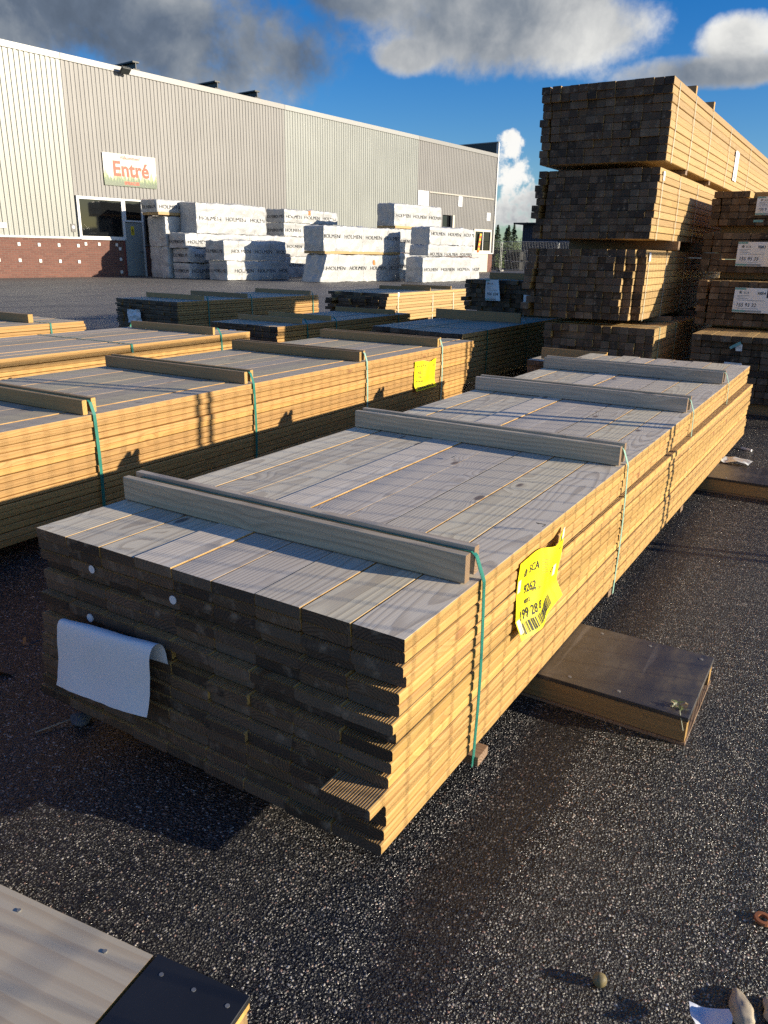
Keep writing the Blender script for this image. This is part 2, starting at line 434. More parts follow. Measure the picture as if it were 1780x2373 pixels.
# second pack, behind
p2 = pack('lumber_pack', 'long tan topped pack with sunlit orange side, yellow label near its far end', 'lumber pack', GD, (-2.19, .2 - 1.6, .087), 0, 9, .1266, 16, .02875, 6.25, OR,
          front=False, layer_fn=lambda j: (.0, 0, rnd(-.02, .0) - .012 * j, 0), pair=.0013, gap=.0022)
for y in (-.05, .985, 2.02, 3.14, 4.21): batten_obj(p2, y + 1.4, 0.02, 1.125, .4605, mat=W_battenY, hgt=.062)
for y in (1.02, 2.055, 3.18, 4.25): strap_obj(p2, y + 1.4, 1.142, .46, M_teal if y < 3.0 else M_mint, .016, .057, 1.122, .006, -.02)
bearers(p2, (1.3, 2.6, 4.4, 5.6), 1.13)
f2 = yl_map(-1.046, 3.82, .262, .32, .212, .006, .0)
mb = MB(); sheet(mb, .32, .212, f2, 12, 10)
lab = mb.build('delivery_label', M_yellow, p2, (2.19, 1.4, -.087), smooth=True)
mb = MB()
crown_logo(mb, .045, .165, .022, f2, 0); place_text(mb, 'SCA', .024, .062, .166, f2, 0)
place_text(mb, 'SCA', .026, .115, .172, f2, 0); place_text(mb, '9232', .026, .052, .120, f2, 0, .0004); place_text(mb, '5210', .024, .056, .088, f2, 0, .0003)
place_text(mb, '28 x 120 x 4200', .014, .03, .062, f2, 0, .0003); place_text(mb, '199 15 2', .032, .034, .034, f2, 0, .0004, sx=.85)
barcode(mb, .03, .28, .008, .028, f2, 0, 8)
for k in range(5): place_rect(mb, .12, .165, .155 - .012 * k, .158 - .012 * k, f2, 1)
for k in range(8): place_rect(mb, .20, .26, .185 - .012 * k, .187 - .012 * k, f2, 1)
place_rect(mb, .285, .300, .155, .172, f2, 0, n=1); place_text(mb, '1 767', .018, .235, .048, f2, 0)
mb.build('lettering', [M_ink, M_inkg], lab)

p3 = pack('lumber_pack', 'tan topped pack just behind the long orange one, its right corner lit orange', 'lumber pack', GD, (-4.03, .35, .087), 0, 9, .122, 16, .02875, 3.84, OR,
          front=False, layer_fn=lambda j: (.006 * (j > 1), 0, 0, 0), pair=.0013, gap=.0022)
batten_obj(p3, 3.42, .08, 1.07, .4605, mat=W_battenY, hgt=.06, double=False); batten_obj(p3, 1.0, .0, 1.08, .4605, mat=W_battenY, double=False)
strap_obj(p3, 3.475, 1.10, .46, M_teal, .018, .05, 1.07, .006); strap_obj(p3, 2.52, 1.10, .46, M_teal, .018, 0, None, .006); bearers(p3, (.6, 2, 3.2), 1.1)
p4 = pack('lumber_pack', 'sunlit pack with one thick batten on top, cut off by the left edge', 'lumber pack', GD, (-5.93, .5, .087), 0, 8, .138, 16, .02875, 3.45, OR, front=False, pair=.0013, gap=.0022)
batten_obj(p4, 2.98, 0, .93, .4605, mat=W_battenY, hgt=.075, th=.05, double=False); strap_obj(p4, 3.06, 1.104, .46, M_teal, .018, 0, None, .006); bearers(p4, (.6, 2, 3.2), 1.1)
p5 = pack('lumber_pack', 'pack half in shade with a crumpled white wrapper on its dark front end', 'lumber pack', GD, (-6.87, 6.06, .14), R(-2.6), 9, .131, 16, .02875, 2.82, OR, limit=60,
          rag=.03, pair=.0022, gap=.0038)
for y in (.47, 1.27, 2.62): batten_obj(p5, y, .05, 1.16, .4605, mat=W_battenY, hgt=.06, double=False)
for y in (.52, 1.33, 2.67): strap_obj(p5, y, 1.18, .46, M_teal, .02, .05, 1.16, .006)
bearers(p5, (.5, 1.5, 2.4), 1.18, .12, .09, W_battenY)
def crumple(name, w, h, loc, mat, parent=None, seed=0, rx=90, rz=0, amp=.03, **kw):
    mb = MB()
    def fn(s, t, off):
        q = Vector((s * 14 + seed * 5, t * 14, seed)); n1 = mn.noise(q); n2 = mn.noise(q * 2.3 + Vector((9, 1, 3)))
        return Vector((s - w / 2 + n2 * amp * .5, t + n1 * amp * .4, n1 * amp + n2 * amp * .5 + off + amp))
    sheet(mb, w, h, fn, 14, 14); o = mb.build(name, mat, parent, loc, **kw); o.rotation_euler = (R(rx), 0, R(rz)); return o
o = crumple('wrapper', .26, .17, (.40, -.02, .16), M_white, p5, 2, 90, 0, .03); o['label'] = 'crumpled white plastic wrapper on the dark board ends'
p6 = pack('lumber_pack', 'shaded pack with two dark battens between the orange pack and the half lit one', 'lumber pack', GD, (-3.90, 4.72, .087), R(-1.5), 9, .0965, 16, .02875, 2.42, OR, limit=50, pair=.0022, gap=.0038)
for y in (.40, .88, 2.10): batten_obj(p6, y, .0, .84, .4605, mat=W_battenY, hgt=.05, double=False)
for y in (.45, .93, 2.15): strap_obj(p6, y, .87, .46, M_teal, .018, .042, .84, .006)
bearers(p6, (.3, 1.2, 2.1), .87)
crumple('wrapper', .10, .06, (.34, -.02, .34), M_white, p6, 5, 90, 0, .02)
p7 = pack('lumber_pack', 'fully sunlit yellow pack with ragged dark ends in front of the white bales', 'lumber pack', GD, (-6.16, 9.95, .14), 0, 8, .1415, 9, .0505, 2.95, BM, fj=.06, limit=72, gap=.004, rag=.16, xj=.006, bev=.004,
          front_fn=lambda i, j: (.10 if j == 0 else .0) + .05 * (j == 1))
for y in (1.55, 2.35): batten_obj(p7, y, .03, 1.10, .455, mat=W_battenY, hgt=.06, double=False)
for y, s in ((.36, .43), (1.58, None), (2.40, None)): strap_obj(p7, y, 1.132, .4545, M_cream, .022, 0, None, .006, -.08, seal=s)
bearers(p7, (.4, 1.5, 2.5), 1.13, .12, .09, W_battenY)
p8 = pack('lumber_pack', 'wide dark shaded pack right behind the far end of the long orange pack', 'lumber pack', GD, (-2.43, 5.42, .087), R(-.8), 9, .119, 10, .046, 4.1, (W_beam, W_tan, W_end), fj=.012, limit=70, gap=.005, bev=.004,
          front_fn=lambda i, j: -.02 * i)
batten_obj(p8, 1.30, .0, 1.01, .4605, mat=W_battenY, hgt=.10, double=False); strap_obj(p8, 1.36, 1.071, .46, M_teal, .016, .08, 1.01, .004); strap_obj(p8, .36, 1.071, .46, M_teal, .018, 0, None, .004)
bearers(p8, (.5, 2, 3.4), 1.07)
p10 = pack('lumber_pack', 'low dark pack barely showing behind the long orange pack', 'lumber pack', GD, (-3.0, 5.35, .06), 0, 4, .12, 12, .028, 1.3, OR, limit=30, rag=.02)
p10.location.x = -2.96
p9 = pack('lumber_pack', 'dark green tinged pack of studs with a curling white ticket', 'lumber pack', GT, (-2.47, 7.58, .592), 0, 15, .072, 7, .0505, 2.6, BM, fj=.03, limit=100, gap=.004, rag=.08, bev=.004)
for y in (.10, 1.5): obj('spacer_beam', mesh_from('spacer_beam', *board_raw(1.05, .07, .042, .003)[:2], [W_battenY]), None, (-2.38, 7.6 + y + .06, .548), -math.pi / 2, category='beam', group='spacer beams between stacked packs', label='wooden spacer beam under the stud pack with the curling white ticket')
o = obj('spacer_beam', mesh_from('spacer_beam', *board_raw(1.0, .07, .075, .003)[:2], [W_battenY]), None, (-2.28, 7.85, .947), -math.pi / 2)
tag(o, 'loose beam lying on top of the stud pack with the curling white ticket', 'beam')

def ticket(parent, x0, y0, z0, w, h, big, num, curl=None, clip=None, torn=False, dark=None, name='ticket'):
    """white printed ticket facing -y"""
    def fn(s, t, off):
        a, b = s / w, t / h
        o_ = .004 + .006 * math.sin(5 * a + 3 * b) ** 2
        xx = s
        if curl and a > curl:
            q = (a - curl) / (1 - curl); o_ += .10 * q * q * (1 - .3 * b); xx = w * (curl + (1 - curl) * (q - .45 * q * q)) + .05 * q * (1 - b)
        if torn and a > .35: 
            pass
        return Vector((x0 + xx, y0 - o_ - off, z0 + t))
    mb = MB(); sheet(mb, w, h, fn, 16, 10)
    o = mb.build(name, M_white, parent, smooth=True)
    L = MB()
    place_text(L, big, h * .21, w * .06, h * .24, fn, 0, .0004, shear=.12, sx=.92); 
    if num: place_text(L, num, h * .16, w * .45, h * .74, fn, 0, .0003, shear=.12)
    crown_logo(L, w * .12, h * .76, h * .12, fn, 0); place_text(L, 'SCA', h * .12, w * .18, h * .76, fn, 0)
    place_rect(L, 0, w * .22, h * .92, h * .99, fn, 1); place_rect(L, 0, w * .26, h * .02, h * .10, fn, 1); place_rect(L, w * .26, w * .58, h * .02, h * .10, fn, 2)
    for k, (a, b, c) in enumerate(((.06, .30, .68), (.06, .22, .62), (.06, .28, .56), (.06, .62, .49), (.06, .5, .16))): place_rect(L, w * a, w * b, h * c, h * (c + .018), fn, 2)
    if dark: place_rect(L, w * dark, w, h * .62, h, fn, 3); place_text(L, '3', h * .30, w * (dark + .06), h * .68, fn, 4, .001)
    L.build('lettering', [M_ink, M_tealp, plain('grey_print', (.3, .32, .33), .6), M_navy, M_white], o)
    return o
ticket(p9, .27, -.03, .12, .235, .235, '106 694', None, curl=.55)
o = crumple('ticket_scrap', .10, .10, (.80, -.02, .10), M_white, p9, 8, 90, 0, .02)
MB().box(.78, .86, -.036, -.030, .30, .325).build('teal_tag', M_tealp, p9)

# tall stack, four packs
TY = 5.6
def tall(label, x0, x1, z0, z1, nl, nb, L=3.9, fj=.012, lim=100, **kw):
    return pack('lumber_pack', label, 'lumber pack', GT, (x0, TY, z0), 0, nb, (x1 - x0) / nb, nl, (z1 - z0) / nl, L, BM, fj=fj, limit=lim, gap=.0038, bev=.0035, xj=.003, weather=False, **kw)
t1 = tall('topmost pack of the tall stud stack, dark ends against the sky and bright sunlit side', -.885, .14, 1.945, 2.525, 10, 14, L=7.6, rag=.035, front_fn=lambda i, j: -.03 * (j < 2) + .015 * (j > 6))
t2 = tall('second pack from the top of the tall stud stack, side half shaded', -.89, .095, 1.365, 1.905, 10, 14, rag=.06, front_fn=lambda i, j: .008 * (9 - j))
t3 = tall('third pack down the tall stud stack with a staggered sunlit right edge', -.915, .06, .715, 1.285, 10, 13, rag=.07, front_fn=lambda i, j: .035 * (12 - i) * .0 + (.05 * (i - 10) if i > 10 else 0), fj=.028)
t4 = tall('lowest pack of the tall stud stack, almost black in the shade', -.72, .22, .10, .665, 9, 13, fj=.03, rag=.03)
for (pk, W, Hh, z0) in ((t1, 1.025, .565, 0), (t2, .985, .52, 0), (t3, .975, .55, 0), (t4, .94, .565, 0)):
    for y in (.18, .82, 1.62, 2.7, 4.2):
        if y < 3.8 or pk is t1: strap_obj(pk, y, W, Hh, M_cream if pk is not t4 else M_mint, .014, 0, None, .004, -.003, seal=(Hh - .04 if (y < .3 and pk in (t2, t3)) else None))
for y in (.82, 1.62): batten_obj(t1, y - .03, .02, 1.03, .566, mat=W_battenY, hgt=.075, th=.05, double=False)
for k, (z, h_) in enumerate(((1.907, .036), (1.287, .076), (.668, .045))):
    for yy in (.85, 1.95, 3.4):
        V, F, M = board_raw(1.0, .07, h_, .003)
        o = obj('spacer_beam', mesh_from('spacer_beam', V, F, [W_bear]), None, (-.87 + .02 * k, TY + yy, z), -math.pi / 2)
        tag(o, ('spacer beam under the topmost pack of the tall stud stack', 'spacer beam under the second pack of the tall stud stack', 'spacer beam under the third pack of the tall stud stack')[k], 'beam', 'spacer beams between stacked packs')
bearers(t4, (.4, 1.7, 3.2), .94, .098, .1, W_bear)
fn1 = lambda s, t, off: Vector((1.032 + off + .004 * math.sin(20 * s), 3.15 + s, .10 + t))
mb = MB(); sheet(mb, .26, .30, fn1, 6, 6); lb = mb.build('ticket', M_white, t1, smooth=True)
mb = MB(); place_text(mb, 'SCA', .05, .03, .22, fn1, 0); place_text(mb, '155 95', .05, .03, .1, fn1, 0)
for k in range(4): place_rect(mb, .03, .2, .06 - .013 * k, .066 - .013 * k, fn1, 0)
mb.build('lettering', M_ink, lb)

# right-hand stack
RYS = dict(r1=7.0, r2=6.75, r3=6.4, r4=6.1); RY = 6.1
def rst(label, x0, RY, z0, z1, nl, nb, **kw):
    return pack('lumber_pack', label, 'lumber pack', GT, (x0, RY, z0), 0, nb, .0765, nl, (z1 - z0) / nl, 2.7, BM, fj=.010, limit=100, gap=.006, bev=.004, xj=.003, weather=False, **kw)
r1 = rst('topmost pack of the right edge stack, only a few studs in its top row', .29, 7.0, 1.515, 1.812, 5, 15, rag=.02, skip=lambda i, j: j == 0 and i > 3)
r2 = rst('pack with torn ticket 155 95 35 in the stack at the right edge', .30, 6.75, 1.108, 1.447, 6, 15, rag=.02, front_fn=lambda i, j: .006 * (5 - j))
r3 = rst('pack with white ticket 155 93 32 in the stack at the right edge', .395, 6.4, .667, 1.046, 7, 15, rag=.03)
r4 = rst('bottom pack of the right edge stack, pale teal scrap stuck to its dark ends', .49, 5.80, .10, .64, 10, 15, rag=.02, front_fn=lambda i, j: -.06 * (j == 0))
for k, (z, h_, xx) in enumerate(((1.449, .064, .36), (1.048, .058, .45), (.641, .025, .50))):
    for yy in (.16, 1.2, 2.2):
        o = obj('spacer_beam', mesh_from('spacer_beam', *board_raw(1.05, .07, h_, .003)[:2], [W_battenY]), None, (xx, (7.0, 6.75, 6.4)[k] + .05 + yy, z), -math.pi / 2)
        tag(o, ('spacer beam under the topmost pack of the right edge stack', 'spacer beam under the pack with torn ticket 155 95 35', 'spacer beam under the pack with ticket 155 93 32')[k], 'beam', 'spacer beams between stacked packs')
o = obj('spacer_beam', mesh_from('spacer_beam', *board_raw(1.05, .09, .06, .003)[:2], [W_battenY]), None, (.37, 7.35, 1.757), -math.pi / 2)
tag(o, 'brown beam lying across the top of the right edge stack', 'beam')
ticket(r3, .285, -.03, .118, .40, .205, '155 93 32', '9884', dark=.64)
o = ticket(r2, .30, -.03, .055, .36, .205, '155 95 35', '9883', curl=.62, dark=None)
ticket(r1, .375, -.03, .085, .32, .155, '155 9', 'S', dark=None)
MB().box(.37, .45, -.034, -.028, .025, .045).build('teal_tag', M_tealp, r1)
o = MB().box(-.045, .045, -.004, 0, -.011, .011).build('teal_scrap', M_tealp, r4, (.345, -.075, .465)); o.rotation_euler = (0, R(-32), 0)
crumple('paper_scrap', .05, .05, (.37, -.03, .42), M_white, r4, 12, 90, 0, .02)
crumple('paper_scrap', .13, .035, (.345, -.03, .29), M_white, r4, 14, 90, 0, .015)

# low pack in front of the tall stack
lp = pack('lumber_pack', 'low pack with square dark ends between the grey pack and the tall stack', 'lumber pack', GT, (-.615, 4.93, .087), 0, 8, .072, 7, .0475, .58, (W_beam, W_grey, W_end), fj=.02, limit=60, gap=.005, bev=.004)
batten_obj(lp, .10, .09, .62, .3335, mat=W_battenY, hgt=.09, double=False)
bearers(lp, (.2, .45), .58, .085, .08)

# ------------------------------------------------------------------ plywood dunnage boxes
def ply_box(label, x0, x1, y0, y1, h, grp='plywood topped dunnage boxes under the packs', mat_top=M_film, screws=()):
    r = thing('dunnage_box', label, 'wooden box', (x0, y0, 0), 0, grp); w, d = x1 - x0, y1 - y0
    t = MB().box(-.004, w, -.004, d + .004, h - .012, h).bevel(.0015); t.build('top_panel', [mat_top], r)
    MB().box(-.0045, w - .001, -.0035, d + .0035, h - .0125, h - .0122).build('ply_edge', W_bear, r)
    for yy in (0, d - .036):
        V, F, M = board_raw(w - .003, .036, h - .022, .002); obj('side_rail', mesh_from('side_rail', V, F, [W_battenY, W_battenY, W_fresh], M), r, (0, yy + .018, .0085), -math.pi / 2)
    MB().box(0, w, -.003, d + .003, 0, .008).build('base_panel', W_bear, r)
    for k, (a, b) in enumerate(screws):
        s = MB().tube((a, b, h - .001), (a, b, h + .0012), .0055, 10); s.tube((a, b, h + .001), (a, b, h + .0016), .0025, 6)
        s.build('screw', M_steel, r)
    return r
M_filmd = None
def film():
    m, h, p, o = material('dusty_black_film'); co = h.new('ShaderNodeTexCoord').outputs['Object']
    d = h.sm(h.noise(h.v('MULTIPLY', co, (5, 2.4, 1)), 2.2, 5, .62), .42, .75)
    fine_ = h.noise(co, 160, 3)
    s2 = h.sm(h.noise(h.v('MULTIPLY', co, (22, 2, 1)), 1., 3, .6), .60, .72)
    c = h.mix(h.m('MULTIPLY_ADD', d, .55, .12), (.030, .030, .032, 1), (.17, .145, .112, 1)); c = h.mix(h.m('MULTIPLY', s2, .25), c, (.3, .29, .27, 1))
    c = h.mix(h.m('MULTIPLY', h.sm(fine_, .68, .8), .3), c, (.3, .28, .25, 1))
    h.set(p.inputs['Base Color'], c); h.set(p.inputs['Roughness'], h.m('MULTIPLY_ADD', d, .25, .34))
    return m
M_filmd = film()
b1 = ply_box('dusty black topped box sticking out under the right side of the grey pack', -.1, 1.502, .79, 1.165, .085, mat_top=M_filmd,
             screws=((1.27, .03), (1.41, .03), (1.57, .345), (1.27, .345), (1.42, .345), (1.12, .345)))
b2 = ply_box('dusty black topped box at the right edge under the far end of the grey pack', -.1, 1.9, 3.31, 3.69, .085, mat_top=M_filmd, screws=((1.3, .03), (1.42, .34)))
b3 = ply_box('dark box under the bottom pack of the right edge stack', (.45), 1.75, RY - .22, RY + .15, .098, mat_top=M_filmd)
for yb in (.1, 2.9): ply_box('black topped box hidden in shade under the long orange pack', -2.25, -.98, yb, yb + .36, .056)
# grey board platform in the near left corner
pf = thing('dunnage_box', 'grey weathered board with a black film patch in the near left corner', 'wooden box', (1.07 - 1.668 * math.cos(R(7.2)) + .535 * math.sin(R(7.2)), -.435 - 1.668 * math.sin(R(7.2)) - .535 * math.cos(R(7.2)), 0), R(7.2))
V, F, M = board_raw(1.478, .52, .014, .002, 0, True)
m_pw = wood('grey_pale_board', (.44, .385, .335), (.29, .20, .14), 34, .38, bmp=.12, knot=(.2, .14, .1), kamt=.6, stain=.5, stainc=(.40, .375, .35), fine=.10, kscale=.4)
obj('top_panel', mesh_from('top_panel', V, F, [m_pw, m_pw, W_fresh], M), pf, (0, .27, .083), -math.pi / 2)
MB().box(1.484, 1.668, .004, .535, .086, .0985).bevel(.001).build('film_panel', [M_film], pf)
MB().box(1.486, 1.667, .006, .5325, .0735, .0858).build('ply_edge', W_fresh, pf)
MB().box(0, 1.664, .01, .529, .0, .073).build('frame', W_battenY, pf)
for a, b in ((1.515, .505), (1.58, .505), (1.645, .45), (1.645, .505), (1.02, .50), (1.20, .50), (1.40, .50)):
    MB().tube((a, b, .096), (a, b, .0992), .0038, 10).build('screw', M_steel, pf)

# ------------------------------------------------------------------ small litter
def debris_leafy(name, label, cat, loc, cols, n, size, seed):
    r = random.Random(seed); mb = MB()
    for k in range(n):
        a = r.uniform(0, 6.28); L = size * r.uniform(.5, 1); w = L * .28; z = r.uniform(0, size * .35); c = Vector((r.uniform(-1, 1) * size * .6, r.uniform(-1, 1) * size * .4, z))
        d = Vector((math.cos(a), math.sin(a), r.uniform(-.3, .5))).normalized(); s = Vector((-math.sin(a), math.cos(a), 0))
        mb.add([c - d * L / 2, c + s * w / 2 + Vector((0, 0, w * .2)), c + d * L / 2, c - s * w / 2], [(0, 1, 2, 3)], r.randrange(len(cols)))
    return tag(mb.build(name, cols, None, loc), label, cat)
M_dry = plain('dry_leaf', (.33, .25, .13), .7); M_gl = plain('green_leaf', (.16, .2, .08), .6); M_gl2 = plain('pale_leaf', (.4, .42, .3), .6)
debris_leafy('leaf_sprig', 'small dry green sprig on the corner of the black topped box', 'twig', (1.47, .83, .086), [M_gl, M_gl2, M_dry], 16, .035, 4)
mb = MB(); mb.tube((0, 0, .01), (.02, -.035, -.025), .0012, 5); tag(mb.build('plant_stem', M_gl2, None, (1.475, .80, .083)), 'pale stem hanging over the side of the black topped box', 'twig')
mb = MB(); mb.add([(-.012, 0, 0), (0, .007, .004), (.013, 0, .012), (0, -.007, .003)], [(0, 1, 2, 3)]); tag(mb.build('dry_leaf', M_dry, None, (.57, 1.23, .551)), 'single curled dry leaf on the grey boards of the front pack', 'leaf')
bm = bmesh.new(); bmesh.ops.create_icosphere(bm, subdivisions=3, radius=.0125)
for v in bm.verts: v.co *= 1 + .06 * mn.noise(v.co * 160)
me = bpy.data.meshes.new('walnut'); bm.to_mesh(me); bm.free(); me.materials.append(plain('nut', (.24, .19, .085), .55, var=.2, nscale=120))
for p_ in me.polygons: p_.use_smooth = True
tag(obj('pebble', me, None, (1.52, -.03, .012)), 'round yellowish pebble alone on the asphalt near the bottom edge', 'pebble')
mb = MB()
for k in range(24):
    a, b = 2 * math.pi * k / 24, 2 * math.pi * (k + 1) / 24
    for r0, r1, z0, z1 in ((.009, .016, .006, .006), (.016, .0165, .006, 0), (.0085, .009, 0, .006)):
        mb.add([(r0 * math.cos(a), r0 * math.sin(a), z0), (r1 * math.cos(a), r1 * math.sin(a), z1), (r1 * math.cos(b), r1 * math.sin(b), z1), (r0 * math.cos(b), r0 * math.sin(b), z0)], [(0, 1, 2, 3)])
tag(mb.build('washer', plain('rust', (.36, .13, .05), .7, var=.3, nscale=200), None, (1.75, .28, .002)), 'rusty orange washer lying at the right edge of the asphalt', 'washer')
o = crumple('crumpled_paper', .06, .045, (1.70, -.03, 0), plain('blue_white', (.62, .66, .74), .6), None, 21, 20, 10, .03); tag(o, 'bluish white scrap of paper at the bottom right corner', 'paper')
def husk(label, loc, rz, s):
    mb = MB(); n, m = 12, 8; V = []; F = []
    for i in range(n + 1):
        t = i / n
        for j in range(m + 1):
            a = math.pi * (j / m); w = math.sin(math.pi * (.06 + .90 * t)) ** .6 * (1 - .35 * t) * (1 + .35 * mn.noise(Vector((t * 4, j * .9, loc[0] * 30))))
            V.append((w * .45 * math.cos(a), t * 1.5 - .7, .42 * w * math.sin(a) + .03 * math.sin(j * 3.)))
    for i in range(n):
        for j in range(m): q = i * (m + 1) + j; F.append((q, q + 1, q + m + 2, q + m + 1))
    mb.add([Vector(v) * s for v in V], F); o = mb.build('dry_husk', plain('husk', (.42, .35, .25), .6, var=.25, nscale=60), None, loc, rz, smooth=True); tag(o, label, 'husk')
husk('larger crinkled beige husk at the bottom right corner', (1.742, .052, .001), .35, .052)
husk('narrow pale husk beside the larger one at the bottom right corner', (1.79, .072, .001), .5, .040)
mb = MB(); mb.tube((.03, -.10, .004), (.09, .06, .012), .0022, 6); tag(mb.build('stick', plain('stick', (.33, .27, .2), .7)), 'thin straight stick on the dark asphalt by the pack\'s left front corner', 'stick')
bm = bmesh.new(); bmesh.ops.create_icosphere(bm, subdivisions=3, radius=.024)
for v in bm.verts: v.co *= 1 + .5 * mn.noise(v.co * 45) + .2 * mn.noise(v.co * 140); v.co.z *= .6
me = bpy.data.meshes.new('dust_clump'); bm.to_mesh(me); bm.free(); me.materials.append(plain('fluff', (.10, .115, .13), .9, var=.4, nscale=120))
tag(obj('dirt_clump', me, None, (.085, -.0, .012)), 'grey clump of dirt beside the thin stick on the asphalt', 'dirt clump')
mb = MB(); mb.ribbon([(-.45, .20, .012), (-.43, .185, .003), (-.41, .188, .004), (-.39, .215, .014)], (.3, .8, .5), .012, .001); tag(mb.build('plastic_strip', plain('strip_black', (.02, .022, .028), .25)), 'curled black plastic strip on the asphalt at the left', 'plastic strip')
mb = MB(); mb.ribbon([(-.345, .02, .004), (-.32, .04, .012), (-.29, .055, .003)], (.5, -.8, .2), .03, .001); tag(mb.build('plastic_scrap', M_ink), 'flat black plastic scrap at the left edge of the asphalt', 'plastic scrap')
o = crumple('plastic_film', .16, .11, (1.19, 3.66, .086), plain('clear_film', (.62, .64, .63), .25), None, 31, 0, -10, .016); tag(o, 'crumpled translucent film scrap on the far black topped box', 'plastic film')
mb = MB().tube((1.13, 4.50, .006), (1.20, 4.47, .006), .009, 8); tag(mb.build('paper_roll', M_white, None), 'small white roll on the ground past the grey pack\'s far corner', 'paper roll')

# ------------------------------------------------------------------ ground
def asphalt():
    m, h, p, o = material('asphalt'); co = h.new('ShaderNodeTexCoord').outputs['Object']
    wv = h.v('ADD', co, h.v('SCALE', h.new('ShaderNodeTexNoise', {'Vector': co, 'Scale': 90., 'Detail': 2.}).outputs['Color'], None, .004))
    v1 = h.new('ShaderNodeTexVoronoi', {'Vector': h.v('MULTIPLY', wv, (1, 1, 1)), 'Scale': 172.}); v2 = h.new('ShaderNodeTexVoronoi', {'Vector': wv, 'Scale': 330.})
    c1 = h.new('ShaderNodeSeparateColor', {0: v1.outputs['Color']}); c2 = h.new('ShaderNodeSeparateColor', {0: v2.outputs['Color']})
    col1 = h.ramp(c1.outputs[0], [(0, (.012, .0125, .013)), (.42, (.028, .029, .030)), (.62, (.066, .066, .065)), (.77, (.15, .144, .134)), (.88, (.30, .28, .245)), (.93, (.33, .20, .15)), (.97, (.46, .43, .37)), (1., (.6, .56, .5))])
    col2 = h.ramp(c2.outputs[0], [(0, (.010, .010, .010)), (.6, (.022, .022, .023)), (.85, (.07, .067, .062)), (1., (.22, .2, .17))])
    h1 = h.m('SUBTRACT', 1., h.m('MULTIPLY', v1.outputs['Distance'], 1.25)); h2 = h.m('SUBTRACT', 1., h.m('MULTIPLY', v2.outputs['Distance'], 1.2))
    pres = h.m('GREATER_THAN', c1.outputs[1], .30)
    hh = h.m('MULTIPLY', h1, pres)
    stone = h.m('MULTIPLY', h.sm(h1, .28, .45), pres)
    col = h.mix(stone, h.mix(h.sm(h2, .2, .5), (.010, .010, .0105, 1), col2), col1)
    # damp and dusty patches with a shape of their own
    rotv = h.new('ShaderNodeMapping', {'Vector': co, 'Rotation': (0, 0, R(-28)), 'Scale': (1.5, .45, 1)}).outputs[0]
    big = h.noise(rotv, 1.3, 4, .55)
    dust = h.sm(big, .50, .68)
    sx_, sy_, _z = h.new('ShaderNodeSeparateXYZ', {0: co}).outputs
    wob = h.m('MULTIPLY', h.m('SUBTRACT', h.noise(co, 1.6, 3), .5), .16)
    sd = h.m('ABSOLUTE', h.m('ADD', h.m('SUBTRACT', sx_, h.m('MULTIPLY_ADD', sy_, -.028, 1.215)), wob))
    wet = h.m('MULTIPLY', h.m('SUBTRACT', 1., h.sm(sd, .045, .10)), h.m('SUBTRACT', 1., h.sm(sy_, 2.3, 3.4)))
    wet2 = h.m('MULTIPLY', h.sm(h.noise(h.v('MULTIPLY', co, (1., .6, 1)), 2.1, 4, .6), .56, .68), h.m('SUBTRACT', 1., h.sm(sx_, .9, 1.1)))
    wet = h.m('MAXIMUM', wet, h.m('MULTIPLY', wet2, .3))
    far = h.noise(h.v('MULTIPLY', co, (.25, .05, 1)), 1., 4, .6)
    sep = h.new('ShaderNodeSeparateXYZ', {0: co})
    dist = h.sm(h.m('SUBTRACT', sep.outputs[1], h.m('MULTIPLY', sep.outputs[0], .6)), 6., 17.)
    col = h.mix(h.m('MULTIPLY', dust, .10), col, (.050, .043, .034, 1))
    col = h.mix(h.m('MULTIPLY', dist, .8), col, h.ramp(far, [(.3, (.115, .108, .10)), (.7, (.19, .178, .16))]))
    col = h.mix(h.m('MULTIPLY', wet, .85), col, h.mix(.36, (.011, .0102, .0095, 1), col))
    h.set(p.inputs['Base Color'], col)
    rgh = h.m('ADD', h.m('MULTIPLY_ADD', c1.outputs[2], .34, .17), h.m('MULTIPLY', h.m('ADD', dust, dist), .25), clamp=True)
    h.set(p.inputs['Roughness'], rgh)
    tilt = h.m('MULTIPLY', h.m('MULTIPLY_ADD', wet, -.45, 1.), h.m('ADD', h.m('MULTIPLY', hh, .8), h.m('MULTIPLY', h2, .3)))
    tilt = h.m('MULTIPLY', tilt, h.m('MULTIPLY_ADD', dist, -.0055, .0075))
    fl = h.m('MULTIPLY', h.noise(co, 700, 2), .0006)
    b = h.new('ShaderNodeBump', {'Height': h.m('ADD', tilt, fl), 'Distance': 1., 'Strength': .9})
    h.set(p.inputs['Normal'], b.outputs[0])
    return m
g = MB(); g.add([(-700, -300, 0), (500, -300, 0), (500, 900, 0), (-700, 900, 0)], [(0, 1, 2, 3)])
o = g.build('asphalt_yard', asphalt()); o['kind'] = 'structure'

